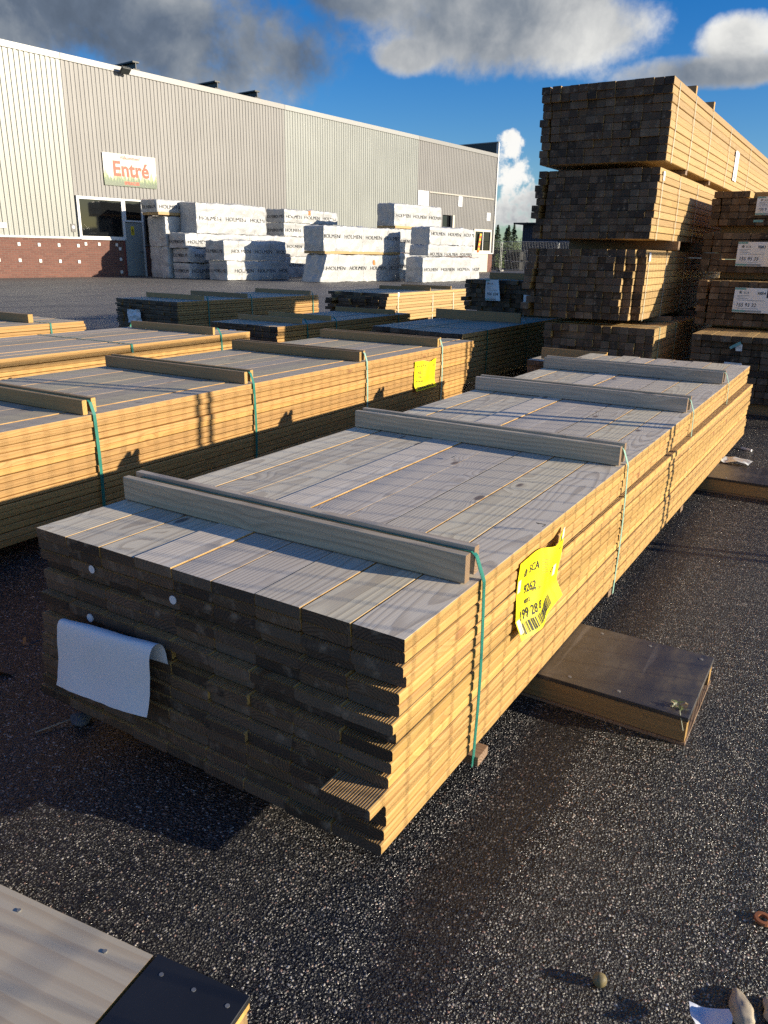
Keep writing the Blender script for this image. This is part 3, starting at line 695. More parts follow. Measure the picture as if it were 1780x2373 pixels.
# ------------------------------------------------------------------ warehouse: local x along the wall, y into it
WB = Vector((-27.64, 24.55, 0)); WD = Vector((.1405, .99008, 0)); WN = Vector((.99008, -.1405, 0)); WRZ = math.atan2(WD.y, WD.x)
wh = thing('warehouse', 'long corrugated metal warehouse with a low red brick base', 'building', WB, WRZ)
def metal(name, c, rough, spec=.5):
    m, h, p, o = material(name); co = h.new('ShaderNodeTexCoord').outputs['Object']
    a = h.noise(h.v('MULTIPLY', co, (4., 1, .25)), 1., 4, .6); b = h.noise(co, .5, 3)
    f = h.m('ADD', h.m('MULTIPLY_ADD', a, .34, .80), h.m('MULTIPLY', h.m('SUBTRACT', b, .5), .30))
    h.set(p.inputs['Base Color'], h.mix(1., (*c, 1), h.new('ShaderNodeCombineColor', {0: f, 1: f, 2: f}).outputs[0], 'MULTIPLY'))
    p.inputs['Roughness'].default_value = rough; p.inputs['Metallic'].default_value = 0; return m
M_pale = metal('pale_green_sheet', (.275, .288, .268), .36); M_beige = metal('beige_sheet', (.208, .204, .198), .5)
M_trimw = plain('white_trim', (.62, .62, .60), .45, var=.05); M_dark = plain('dark_steel', (.03, .035, .035), .5)
def corrugated(u0, u1, ztop, zbot, mat, pitch=.19, dep=.024, name='wall_panel'):
    mb = MB(); n = round((u1 - u0) / pitch); pitch = (u1 - u0) / n
    xs = []
    for k in range(n):
        x = u0 + k * pitch; xs += [(x, 0), (x + pitch * .10, -dep), (x + pitch * .62, -dep), (x + pitch * .72, 0)]
    xs.append((u1, 0))
    for (xa, ya), (xb, yb) in zip(xs, xs[1:]):
        xm = (xa + xb) / 2
        za, zb_, zc = zbot(xm), ztop(xa), ztop(xb)
        mb.add([(xa, ya, za), (xb, yb, za), (xb, yb, zc), (xa, ya, zb_)], [(0, 1, 2, 3)])
    return mb.build(name, mat, wh)
zt = lambda u: 8.43 - .0158 * u
corrugated(-9., -2.6, zt, lambda u: 1.64, metal('pale_green_sheet_left', (.215, .228, .21), .40), .215, .032)
corrugated(-2.6, 9.74, zt, lambda u: 3.33 if u < 1.2 else 1.6, M_beige)
corrugated(9.74, 21.35, zt, lambda u: 1.6, M_pale)
corrugated(21.35, 30.74, zt, lambda u: 3.74 if 24.28 < u < 25.42 else (2.96 if u > 28.1 else 1.35), M_beige)
mb = MB()
for u0, u1, mi in ((-9., -2.62, 0), (-2.6, 9.73, 1), (9.75, 21.34, 0), (21.36, 30.8, 1)):
    V = []
    for u in (u0, u1):
        z = zt(u); V += [(u, -.07, z - .06), (u, -.07, z + .17), (u, .3, z + .17), (u, .3, z - .06)]
    mb.add(V, [(0, 4, 5, 1), (1, 5, 6, 2), (3, 2, 6, 7), (0, 3, 7, 4), (0, 1, 2, 3), (4, 7, 6, 5)], mi)
mb.build('eaves_trim', [plain('trim_a', (.31, .315, .305), .4, var=.05), plain('trim_b', (.265, .262, .25), .4, var=.05)], wh)
mb = MB(); mb.box(30.72, 30.84, -.09, .12, 1.3, 8.85); mb.build('corner_trim', M_trimw, wh)
mb = MB(); mb.box(-9, 30.72, .35, 30, 0, 7.6); mb.build('back_walls', plain('wall_core', (.12, .12, .12), .7), wh)
mb = MB(); mb.box(30.70, 30.80, .10, 26, 7.0, 8.86); mb.build('gable_parapet', M_dark, wh)
mb = MB(); mb.box(30.66, 30.86, -.08, 26, 8.86, 8.93); mb.build('parapet_cap', plain('cap', (.25, .26, .26), .5), wh)
def brick():
    m, h, p, o = material('red_brick'); co = h.new('ShaderNodeTexCoord').outputs['Object']; s = h.new('ShaderNodeSeparateXYZ', {0: co})
    v = h.new('ShaderNodeCombineXYZ', {0: s.outputs[0], 1: s.outputs[2]}).outputs[0]
    b = h.new('ShaderNodeTexBrick', {'Vector': v, 'Color1': (.20, .082, .058, 1), 'Color2': (.13, .055, .042, 1), 'Mortar': (.21, .15, .12, 1), 'Scale': 1., 'Mortar Size': .009, 'Brick Width': .26, 'Row Height': .082, 'Bias': 0.})
    f = h.noise(co, 9, 4); h.set(p.inputs['Base Color'], h.mix(h.m('MULTIPLY', f, .4), b.outputs[0], (.13, .05, .035, 1)))
    bb = h.new('ShaderNodeBump', {'Height': b.outputs['Fac'], 'Distance': .006, 'Strength': 1.}); bb.invert = True; h.set(p.inputs['Normal'], bb.outputs[0])
    p.inputs['Roughness'].default_value = .8; return m
M_brick = brick()
MB().box(-9, -.42, -.02, .3, -.02, 1.575).build('brick_base', M_brick, wh)
MB().box(1.12, 28.0, -.015, .3, -.02, 1.33).build('brick_base', M_brick, wh)
MB().box(30.18, 30.76, -.03, .3, -.02, 1.24).build('brick_base', M_brick, wh)
MB().box(28.02, 30.17, -.025, .3, -.02, 1.27).build('base_wall', plain('cream_block', (.60, .53, .42), .7, var=.08, nscale=5, bump=.004), wh)
MB().box(-9, -2.5, -.085, .05, 1.58, 1.655).build('base_flashing', M_trimw, wh); MB().box(-2.5, -.36, -.10, .05, 1.56, 1.60).build('base_flashing', M_trimw, wh)
MB().box(28.0, 30.8, -.10, .05, 1.275, 1.34).build('base_flashing', M_trimw, wh)
M_glass = plain('dark_glass', (.008, .009, .010), .06); M_frame = plain('white_frame', (.72, .72, .70), .4)
def window(u0, u1, z0, z1, fw=.09, mat=M_frame, y=-.05):
    mb = MB(); mb.box(u0, u1, y, .1, z0, z0 + fw).box(u0, u1, y, .1, z1 - fw, z1).box(u0, u0 + fw, y, .1, z0 + fw, z1 - fw).box(u1 - fw, u1, y, .1, z0 + fw, z1 - fw)
    w = mb.build('window', mat, wh); MB().box(u0 + fw, u1 - fw, y + .06, .09, z0 + fw, z1 - fw).build('pane', M_glass, w); return w
window(-2.52, -.27, 1.60, 3.32, .11); window(-.26, .70, 2.36, 3.32, .07); window(.72, 1.12, 1.34, 3.32, .06, plain('dim_frame', (.1, .1, .1), .5))
MB().box(.72, 1.12, .0, .3, 0, 1.33).build('base_wall', M_brick, wh)
dr = MB().box(-.30, .62, .0, .08, .02, 2.34).bevel(.01).build('door', plain('grey_green_door', (.27, .30, .29), .5, var=.08), wh)
MB().box(.48, .54, -.06, .0, 1.05, 1.12).box(.38, .54, -.07, -.05, 1.07, 1.10).build('handle', M_steel, dr)
fy_ = lambda s, t, off: Vector((.03 + s, -.004 - off, 1.80 + t))
o = MB().box(.03, .20, -.004, .0, 1.80, 2.18).build('warning_sticker', plain('sticker_yellow', (.8, .6, .02), .5), dr)
mb = MB(); mb.add([fy_(.03, .15, .002), fy_(.14, .15, .002), fy_(.085, .27, .002)], [(0, 1, 2)]); place_rect(mb, .03, .14, .10, .12, fy_); place_rect(mb, .03, .14, .05, .07, fy_); mb.build('symbol', M_ink, o)
MB().box(-.42, -.34, -.03, .1, .0, 1.56).build('door_post', plain('red_post', (.2, .05, .04), .6), wh); MB().box(.63, .71, -.03, .1, .0, 2.36).build('door_post', M_frame, wh)
window(28.16, 30.52, 1.34, 2.96, .16, plain('cream_frame', (.66, .62, .52), .5))
mb = MB().box(29.35, 29.42, -.03, .02, 1.5, 2.8); mb.build('window_bar', M_frame, wh)
MB().box(25.20, 25.42, -.2, .0, 2.2, 3.74).build('door_surround', plain('cream2', (.62, .57, .46), .5), wh); MB().box(24.28, 25.19, .05, .1, 2.2, 3.7).build('opening', M_glass, wh)
for u0, u1, z0, z1 in ((21.40, 22.55, 4.2, 5.10), (25.99, 26.47, 4.35, 5.03), (29.71, 30.19, 3.57, 4.12)): MB().box(u0, u1, -.055, .0, z0, z1).build('wall_plate', plain('plate_white', (.68, .69, .70), .4), wh)
mb = MB(); mb.box(22.56, 30.46, -.10, -.03, 5.02, 5.10); mb.build('wall_rail', plain('rail', (.42, .40, .35), .5), wh)
sq = [(-5.25, 1.32), (-4.4, 1.31), (-3.53, 1.31), (-2.65, 1.3), (-2.29, 1.38), (-1.65, 1.38), (-.78, 1.37), (-.63, 1.2), (-.63, .75), (-5.29, .69), (-4.42, .67), (-3.55, .66), (-2.68, .64), (-.64, .2), (-6.1, 1.32), (-6.15, .7)]
sqm = MB().box(-.06, .06, -.03, .0, -.068, .068).bevel(.008).mesh('brick_plate', [plain('sq_white', (.74, .72, .68), .5)])
for u, z in sq: obj('brick_plate', sqm, wh, (u, -.021, z))
MB().box(-2.90, -2.69, -.06, -.046, 1.86, 2.18).build('plaque', plain('plaque_grey', (.12, .12, .12), .5), wh)
MB().tube((-2.795, -.062, 2.05), (-2.795, -.06, 2.05), .07, 12).build('plaque_mark', plain('pl_mark', (.6, .6, .6), .5), wh)
MB().box(-6.9, -5.67, -.07, -.046, 1.92, 2.12).build('plaque', M_trimw, wh)
for u in (.96, 5.42, 7.92):
    mb = MB(); z = zt(u) + .17; mb.box(u - .16, u + .16, -.02, 2.6, z + .30, z + .36).box(u - .16, u + .16, -.02, 2.6, z + .0, z + .06).box(u - .02, u + .02, .0, 2.6, z + .06, z + .30); mb.build('roof_beam', M_dark, wh)
# floodlight on the eaves
fl = thing('floodlight', 'square floodlight fixed at the warehouse eaves above the entrance sign', 'floodlight', WB + WD * .18 + WN * .35 + Vector((0, 0, 8.42)), WRZ)
q = MB().box(-.22, .22, -.16, .16, -.05, .05).bevel(.02); o = q.build('housing', M_dark, fl); o.rotation_euler = (R(-40), 0, 0)
q = MB().box(-.20, .20, -.14, .14, .052, .06); o = q.build('lens', plain('lens', (.65, .65, .62), .15), fl); o.rotation_euler = (R(-40), 0, 0)
MB().box(-.04, .04, .05, .34, -.03, .03).build('bracket', M_dark, fl)
# entrance sign
sg = thing('entrance_sign', 'white entrance sign with red lettering over painted green fir trees', 'sign', WB + WD * -1.12 + WN * .075 + Vector((0, 0, 3.84)), WRZ)
def signmat():
    m, h, p, o = material('sign_face'); co = h.new('ShaderNodeTexCoord').outputs['Object']; s = h.new('ShaderNodeSeparateXYZ', {0: co})
    def firs(freq, base, hgt, seed):
        xw = h.m('ADD', h.m('MULTIPLY', s.outputs[0], freq), seed); cell = h.m('FLOOR', xw); fr = h.m('FRACT', xw)
        rr = h.new('ShaderNodeTexWhiteNoise', {'W': cell}, noise_dimensions='1D').outputs['Value']
        prof_ = h.m('SUBTRACT', 1., h.m('MULTIPLY', h.m('ABSOLUTE', h.m('SUBTRACT', fr, .5)), 1.8))
        lim = h.m('ADD', base, h.m('MULTIPLY', prof_, h.m('MULTIPLY_ADD', rr, hgt, hgt * .35)))
        return h.m('LESS_THAN', s.outputs[2], h.m('ADD', lim, h.m('MULTIPLY', h.noise(co, 14, 2), .06)))
    c = (.50, .49, .45, 1)
    c = h.mix(firs(4.3, .22, .38, 3.2), c, (.30, .33, .15, 1)); c = h.mix(firs(5.7, .14, .34, 9.7), c, (.12, .19, .07, 1)); c = h.mix(firs(7.1, .06, .32, 5.1), c, (.055, .10, .045, 1)); c = h.mix(h.m('MULTIPLY', h.sm(s.outputs[2], .30, .0), .7), c, (.06, .09, .05, 1))
    h.set(p.inputs['Base Color'], c); p.inputs['Roughness'].default_value = .4; return m
MB().box(0, 2.67, 0, .03, 0, 1.31).build('board', signmat(), sg)
fs = lambda s, t, off: Vector((s, -off, t)); M_red = plain('sign_red', (.62, .06, .02), .5)
mb = MB(); place_text(mb, 'Entré', .84, 1.36, .42, fs, 0, .024, 'CENTER', .004); place_text(mb, 'Välkommen!', .20, 1.35, 1.10, fs, 0, .004, 'CENTER', .004); place_text(mb, 'SPIRAC.SE', .17, 1.36, .08, fs, 0, .008, 'CENTER', .004)
mb.build('lettering', M_red, sg)

# ------------------------------------------------------------------ white wrapped bales
def tarpmat():
    m, h, p, o = material('white_wrap'); co = h.new('ShaderNodeTexCoord').outputs['Object']
    n = h.m('MULTIPLY', h.new('ShaderNodeTexNoise', {'Vector': h.v('MULTIPLY', co, (1.6, 1.6, 2.4)), 'Scale': 1., 'Detail': 3., 'Roughness': .5, 'Lacunarity': 2.2}, noise_type='RIDGED_MULTIFRACTAL').outputs[0], .5); n2 = h.noise(co, 9, 3)
    h.set(p.inputs['Base Color'], h.mix(n2, (.41, .42, .42, 1), (.47, .475, .475, 1))); p.inputs['Roughness'].default_value = .32
    b = h.new('ShaderNodeBump', {'Height': h.m('ADD', n, h.m('MULTIPLY', n2, .25)), 'Distance': .075, 'Strength': .9}); h.set(p.inputs['Normal'], b.outputs[0]); return m
M_tarp = tarpmat(); M_hink = plain('wrap_ink', (.03, .033, .04), .5); M_line = plain('wrap_line', (.42, .43, .44), .5)
GH = 'white wrapped timber bales along the warehouse'
def bale(label, u0, u1, v, z0, z1, w, rows=(.5,), cap=.15, endtxt=False, strip=False, orange=None, seed=0, phase=.0, loose=False, text=True):
    root = thing('wrapped_bale', label, 'wrapped bale', WB + WD * u0 + WN * v + Vector((0, 0, z0)), WRZ, GH)
    L, H = u1 - u0, z1 - z0; r = .07
    def dp(P, off=0.):
        p = Vector(P); inn = Vector((min(max(p.x, r), L - r), min(max(p.y, r), w - r), min(max(p.z, r * .4), H - r)))
        dd = p - inn; ln = dd.length
        if ln > 1e-6: nrm = dd / ln; p = inn + nrm * min(ln, r)
        else: nrm = Vector((0, 0, 0))
        q = Vector((p.x * 1.3 + seed * 7.7, p.y * 1.7 + seed, p.z * 2.))
        a = mn.noise(q) * .04 + mn.noise(q * 2.7) * .022 + abs(mn.noise(Vector((p.x * 4 + seed + p.z * 2, p.y * 5, p.z * 1.6)))) * .04 * (.4 + abs(p.z / H - .45)) - abs(mn.noise(Vector((p.x * 7 - p.z * 5 + seed, p.y * 6, p.z * 3)))) * .02
        if p.z < .1: a += .02 * mn.noise(Vector((p.x * 6, p.y * 6, seed)))
        p = p + nrm * (a * 1.35 + off)
        if loose and p.x < .9: p.x -= .42 * (1 - p.z / H) * (1 - p.x / .9) * .9 - .05 * mn.noise(Vector((p.y * 5, p.z * 5, 1))); p.y -= .20 * (1 - p.x / .9) * max(0, p.z / H) * .5
        return p
    mb = MB(); st = .075
    def grid(o, a, b, na, nb):
        V = [dp(Vector(o) + Vector(a) * i / na + Vector(b) * j / nb) for j in range(nb + 1) for i in range(na + 1)]
        F = [(j * (na + 1) + i, j * (na + 1) + i + 1, (j + 1) * (na + 1) + i + 1, (j + 1) * (na + 1) + i) for j in range(nb) for i in range(na)]
        mb.add(V, F)
    nx, ny, nz = max(2, int(L / st)), int(w / st), max(3, int(H / st))
    grid((0, 0, 0), (L, 0, 0), (0, 0, H), nx, nz); grid((0, w, 0), (0, -w, 0), (0, 0, H), ny, nz); grid((L, 0, 0), (0, w, 0), (0, 0, H), ny, nz); grid((0, 0, H), (L, 0, 0), (0, w, 0), nx, ny)
    mb.build('wrapping', M_tarp, root, smooth=True)
    fn = lambda s, t, off: dp((s, 0, t), .012 + off)
    fe = lambda s, t, off: dp((0, w - s, t), .012 + off)
    if text:
        T = MB(); 
        for rw in rows:
            x = .10 + phase
            while x < L - .12:
                V, F = text_raw('HOLMEN', cap * 1.38, .0, 'LEFT', 0, 1.24)
                V = [(a + x, b + rw * H - cap / 2) for a, b in V]; F2 = [f for f in F if all(.03 < V[i][0] < L - .06 for i in f)]
                T.add([fn(a, b, .0) for a, b in V], F2); x += 1.27 * (cap / .15)
        if endtxt:
            for x in (-.05, .52): place_text(T, 'HOLMEN', cap * 1.3, x, rows[0] * H - cap / 2, fe, 0, xmin=.04, xmax=w - .05, off=0)
        T.build('lettering', M_hink, root)
    S = MB(); k = max(1, int(L / 1.3))
    for i in range(k):
        x = L * (i + .45) / k
        V = []; F = []
        for j in range(13): V += [fn(x - .008, H * j / 12, -.006), fn(x + .008, H * j / 12, -.006)]
        for j in range(12): F.append((2 * j, 2 * j + 1, 2 * j + 3, 2 * j + 2))
        S.add(V, F)
    S.build('strap', M_line, root)
    if strip: MB().box(.05, L - .05, -.02, w, -.10, .01).build('bearer', W_beam, root)
    if orange is not None:
        place = MB(); place_rect(place, orange, orange + .14, H * .62, H * .62 + .2, fn, 0, .004, 2); place.build('orange_tag', plain('orange_tag', (.85, .16, .02), .6), root)
    return root
bale('bale at ground level by the door, behind the front left bales, plain end showing', 0.02, 3.6, 2.68, 0.02, 1.33, 1.30, (.35,), seed=1, text=False)
bale('plain ended bale stacked second in the column by the door', 0., 3.6, 2.68, 1.335, 2.57, 1.28, (.15,), seed=2)
bale('thin bale topmost in the column by the door, lying on a wooden bearer', -.40, 1.9, 2.72, 2.72, 3.23, 1.15, (.45,), endtxt=True, strip=True, seed=3)
bale('ground level bale left of the two front left bales, lettered dark end', .19, 3.9, 3.96, 0.02, .67, 1.2, (.5,), endtxt=True, seed=4)
bale('second bale up, left of the two front left bales, lettered dark end', .19, 3.9, 3.96, .70, 1.28, 1.2, (.5,), endtxt=True, seed=5, phase=.2)
bale('long low bale carrying the large smooth bale, left half of the row', .05, 5.9, 3.96, 1.29, 1.90, 1.19, (.42,), endtxt=True, seed=6)
bale('large smooth bale topmost of the left half, taller than its neighbours', .70, 4.72, 3.94, 1.91, 3.15, 1.17, (.50,), .17, seed=7, phase=.05)
bale('front left bale standing on the asphalt, dark lettered end', .54, 4.10, 6.04, 0.02, .81, 1.25, (.48,), endtxt=True, seed=8, phase=.3)
bale('front left bale upper of the pair, resting on the one on the asphalt', .41, 3.96, 6.03, .82, 1.62, 1.24, (.46,), endtxt=True, seed=9, phase=.3)
bale('thin bale with an orange tag, high up left of the middle stack', 5.84, 9.55, 3.96, 2.54, 3.13, 1.28, (.45,), endtxt=True, orange=1.62, seed=10)
bale('shaded bale right under the thin one with the high orange tag', 5.82, 9.3, 3.94, 1.92, 2.52, 1.28, (.45,), endtxt=True, seed=11)
bale('shaded bale third from the top under the high orange tag', 5.86, 9.3, 3.95, 1.0, 1.9, 1.2, (.5,), endtxt=True, seed=12)
bale('shaded ground level bale deep in the gap between the left and middle stacks', 5.85, 9.3, 3.96, .02, .98, 1.2, (.6,), endtxt=True, seed=13)
bale('lower bale of the middle stack with loose flaring wrapping and an orange tag', 3.06, 8.03, 9.34, .02, 1.13, 1.19, (.50,), .16, seed=14, orange=3.0, loose=True)
bale('upper bale of the middle stack with rounded edges, on a wooden bearer', 2.94, 8.04, 9.33, 1.25, 2.25, 1.19, (.60,), .16, strip=True, seed=15, phase=-.2)
bale('topmost bale right of centre, against the beige wall, dark smooth end', 9.25, 13.1, 7.95, 2.46, 3.47, 1.12, (.48,), .16, strip=True, seed=16)
bale('shaded bale under the topmost one right of centre', 9.25, 13.0, 7.94, 1.25, 2.35, 1.12, (.48,), .16, endtxt=True, seed=17)
bale('ground level shaded bale behind the right stack', 9.27, 13.0, 7.95, .02, 1.22, 1.12, (.5,), .16, endtxt=True, seed=18)
bale('ground level bale of the right stack, nearest the tall studs', 7.15, 11.75, 11.31, .02, 1.08, 1.0, (.50,), .15, seed=19)
bale('thin middle bale of the right stack with its lettering at the bottom edge', 7.52, 11.10, 11.30, 1.13, 1.60, 1.03, (.18,), .14, strip=False, seed=20)
bale('top bale of the right stack with a plain dark grey end', 7.59, 11.16, 11.31, 1.61, 2.35, 1.08, (.62,), .15, seed=21)
# striped barrier board leaning in the right window
bb = MB(); mo = plain('banner_orange', (.75, .13, .02), .5); my = plain('banner_yellow', (.8, .5, .04), .5)
for k in range(8):
    t0, t1 = k / 8, (k + 1) / 8
    bb.add([(.0 + .25 * t0, 0, 1.3 * t0), (.22 + .25 * t0, 0, 1.3 * t0), (.22 + .25 * t1, 0, 1.3 * t1), (.0 + .25 * t1, 0, 1.3 * t1)], [(0, 1, 2, 3)], k % 2)
tag(bb.build('barrier_banner', [mo, my], None, WB + WD * 28.62 + WN * .10 + Vector((0, 0, 1.36)), WRZ), 'orange and yellow striped banner leaning in the far right window', 'banner')

# ------------------------------------------------------------------ far right: fence, cages, dark building, trees
M_galv = plain('galvanised', (.42, .43, .44), .4, .6)
def fence_panel(label, a, b, h, pitch=.12, rows=2, wire=.008, tube=.02, grp='temporary mesh fence panels', hp=None, feet=True, pad=.0):
    a, b = Vector(a), Vector(b); L = (b - a).length
    root = thing('fence_panel', label, 'fence', a, math.atan2((b - a).y, (b - a).x), grp)
    f = MB(); f.tube((0, 0, .08), (0, 0, h - .06), tube).tube((L, 0, .08), (L, 0, h - .06), tube).tube((.06, 0, h), (L - .06, 0, h), tube).tube((0, 0, h - .06), (.06, 0, h), tube).tube((L, 0, h - .06), (L - .06, 0, h), tube).tube((0, 0, .16), (L, 0, .16), tube * .8)
    f.build('frame', M_galv, root)
    w = MB(); n = int(L / pitch)
    for k in range(1, n): w.tube((k * L / n, 0, .1), (k * L / n, 0, h), wire, 4)
    if hp:
        z = .16 + hp
        while z < h: w.tube((0, 0, z), (L, 0, z), wire, 4); z += hp
    else:
        for z in (h * .36, h * .7): w.tube((0, 0, z), (L, 0, z), wire * 1.3, 4)
    w.build('mesh', M_galv, root)
    if feet:
        for x in (0, L): MB().box(x - .11, x + .11, -.32, .32, 0, .13).bevel(.02).build('foot', plain('concrete', (.32, .31, .29), .9, var=.2), root)
    return root
fence_panel('fence panel closing the gap at the warehouse corner', (-27.2, 57., 0), (-23.5, 57, 0), 2.2)
fence_panel('middle fence panel between the warehouse corner and the tall stack', (-23.38, 57., 0), (-18.95, 57, 0), 2.2)
fence_panel('fence panel partly hidden behind the tall stack\'s left edge', (-18.85, 57., 0), (-15.0, 57, 0), 2.2)
# site fence to the right of the packs (outside the photo; its mesh throws the fine grid of shadows)
FX = 3.0
fence_panel('near mesh fence panel along the right of the packs', (FX, -.30, 0), (FX, 2.745, 0), 2.0, .095, wire=.0025, tube=.019, hp=.17, grp='mesh fence along the right of the packs')
fence_panel('second mesh fence panel along the right of the packs', (FX, 2.825, 0), (FX, 5.80, 0), 2.0, .095, wire=.0025, tube=.019, hp=.17, grp='mesh fence along the right of the packs')
fence_panel('far mesh fence panel along the right of the packs', (FX, 5.88, 0), (FX, 8.9, 0), 2.0, .095, wire=.0025, tube=.019, hp=.17, grp='mesh fence along the right of the packs')
def cage(label, x0, x1, y, z0, z1):
    r = thing('storage_cage', label, 'storage cage', (x0, y, z0), 0, 'black storage cages behind the fence'); L, h = x1 - x0, z1 - z0
    f = MB()
    for yy in (0, 1.):
        for a, b in (((0, 0), (L, 0)), ((0, h), (L, h)), ((0, h * .5), (L, h * .5)), ((0, 0), (0, h)), ((L, 0), (L, h))): f.tube((a[0], yy, a[1]), (b[0], yy, b[1]), .03, 6)
        for k in range(1, 8): f.tube((L * k / 8, yy, 0), (L * k / 8, yy, h), .018, 5)
    f.build('frame', M_dark, r); MB().box(.06, L - .06, .08, .92, .03, h * .85).build('load', plain('black_load', (.012, .013, .014), .6), r)
cage('lower left black storage cage behind the fence', -26.5, -24.9, 62, .0, .86); cage('upper left black storage cage behind the fence', -26.5, -24.9, 62.02, .88, 1.75)
cage('lower right black storage cage behind the fence', -24.8, -23.9, 62, .0, .8); cage('upper right black storage cage behind the fence', -24.8, -23.9, 62.02, .82, 1.6)
db = thing('workshop_building', 'dark blue corrugated building behind the tall stack with an overhanging roof', 'building', (-27.05, 70, 0))
M_nav = plain('navy_sheet', (.025, .045, .075), .5, var=.1, nscale=2)
mb = MB(); n = 60
for k in range(n):
    x = k * .25; mb.add([(x, 0, 0), (x + .03, -.05, 0), (x + .15, -.05, 0), (x + .18, 0, 0), (x + .25, 0, 0)] + [(x, 0, 3.9), (x + .03, -.05, 3.9), (x + .15, -.05, 3.9), (x + .18, 0, 3.9), (x + .25, 0, 3.9)], [(0, 1, 6, 5), (1, 2, 7, 6), (2, 3, 8, 7), (3, 4, 9, 8)])
mb.box(0, 15, .02, 12, 0, 3.88); mb.build('wall', M_nav, db); MB().box(-.7, 15.5, -.6, 12.5, 3.92, 4.05).build('roof', M_dark, db)
M_leafs = [plain('needle_a', (.022, .040, .018), .7), plain('needle_b', (.040, .062, .026), .7), plain('needle_c', (.06, .085, .035), .7)]
M_bush = [plain('leaf_a', (.07, .12, .03), .7), plain('leaf_b', (.12, .17, .045), .7), plain('leaf_c', (.04, .075, .02), .7)]
M_bark = plain('bark', (.09, .065, .05), .9)
def conifer(label, x, y, h, seed):
    r = random.Random(seed); root = thing('conifer_tree', label, 'tree', (x, y, 0), r.uniform(0, 6), 'dark conifers beyond the yard')
    MB().tube((0, 0, 0), (0, 0, h * .96), .22, 7, 0, .03).build('trunk', M_bark, root)
    c = MB()
    for k in range(900):
        t = r.random() ** .8; z = h * (.12 + .86 * t); rad = (1 - t) ** .8 * h * .21 * (1 + .3 * math.sin(t * 34 + seed)) * math.sqrt(r.uniform(.12, 1)); a = r.uniform(0, 6.283)
        p = Vector((rad * math.cos(a), rad * math.sin(a), z - rad * .25)); s = r.uniform(.16, .38)
        d = Vector((math.cos(a), math.sin(a), -.35)).normalized(); e = Vector((-math.sin(a), math.cos(a), r.uniform(-.6, .6))).normalized()
        c.add([p - d * s, p + e * s * .5, p + d * s, p - e * s * .5], [(0, 1, 2, 3)], r.randrange(3))
    c.build('crown', M_leafs, root)
hts = [(-88, 7.9), (-86.3, 8.7), (-84.8, 7.6), (-83.2, 8.9), (-81.9, 8.1), (-80.3, 7.4), (-79.2, 8.4), (-77.8, 7.9), (-76.4, 8.8), (-75, 8.1)]
for k, (x, h_) in enumerate(hts): conifer('dark conifer in the row on the horizon between the two buildings', x, 190 + rnd(-5, 5), h_ * 1.05, k + 50)
def bush(label, x, y, w, h, seed, n=700):
    r = random.Random(seed); root = thing('leafy_shrub', label, 'shrub', (x, y, 0), 0)
    s_ = MB()
    for k in range(6): s_.tube((rnd(-.1, .1), 0, 0), (rnd(-.4, .4) * w, rnd(-.3, .3) * w, h * rnd(.4, .8)), .03, 5, 0, .01)
    s_.build('stems', M_bark, root); c = MB()
    for k in range(n):
        u = r.random(); a = r.uniform(0, 6.28); q = Vector((math.cos(a) * w * .5 * math.sqrt(r.random()), math.sin(a) * w * .4 * math.sqrt(r.random()), h * (.15 + .85 * u * (1 - .3 * abs(math.sin(a * 2 + seed))))))
        if mn.noise(q * (2.5 / w) + Vector((seed, 0, 0))) < -.12: continue
        d = Vector((r.uniform(-1, 1), r.uniform(-1, 1), r.uniform(-1, 1))).normalized(); e = d.orthogonal().normalized(); s = r.uniform(.04, .09) * w ** .5
        c.add([q - d * s, q + e * s * .6, q + d * s, q - e * s * .6], [(0, 1, 2, 3)], r.randrange(3))
    c.build('foliage', M_bush, root)
bush('light green roundish shrub behind the fence, left one below the conifers', -55.4, 128, 3.0, 4.0, 3, 900); bush('light green broad shrub behind the fence, right one below the conifers', -52.6, 128, 3.4, 3.6, 4, 900)
bush('small green shrub by the fence at the foot of the dark blue building', -25.1, 60.5, 1.1, 1.7, 5, 500); bush('light green low shrub beyond the yard, far right below the conifers', -50., 127, 3.0, 4.1, 9, 800)

# ------------------------------------------------------------------ light, sky, camera
S = Vector((1., .272, .253)).normalized(); elev = math.asin(S.z); azi = math.atan2(S.x, S.y)
sun = bpy.data.lights.new('sun', 'SUN'); sun.energy = 5.; sun.angle = R(.53); sun.color = (1., .87, .68)
so = bpy.data.objects.new('sun', sun); COL.objects.link(so); so.rotation_euler = S.to_track_quat('Z', 'Y').to_euler()
world = bpy.data.worlds.new('World'); scene.world = world; world.use_nodes = True
t = world.node_tree; t.nodes.clear(); h = N(t)
out = h.new('ShaderNodeOutputWorld')
sky = h.new('ShaderNodeTexSky', sky_type='NISHITA', sun_disc=False, sun_elevation=elev, sun_rotation=azi, altitude=50, air_density=1., dust_density=.4, ozone_density=2.5)
hsv = h.new('ShaderNodeHueSaturation', {'Hue': .512, 'Saturation': 1.30, 'Value': 1., 'Color': h.mix(1., sky.outputs[0], (.84, 1.0, 1.19, 1), 'MULTIPLY')})
bg = h.new('ShaderNodeBackground', {'Color': hsv.outputs[0], 'Strength': .084})
gen = h.new('ShaderNodeTexCoord').outputs['Generated']; sp = h.new('ShaderNodeSeparateXYZ', {0: gen})
az = h.m('ARCTAN2', sp.outputs[0], sp.outputs[1]); el = h.m('ARCSINE', sp.outputs[2])
def fbm(off):
    q = h.v('ADD', gen, off)
    w = h.new('ShaderNodeTexNoise', {'Vector': q, 'Scale': 5., 'Detail': 3.}).outputs['Color']
    q = h.v('ADD', q, h.v('SCALE', h.v('SUBTRACT', w, (.5, .5, .5)), None, .10))
    return h.noise(q, 9., 10, .56)
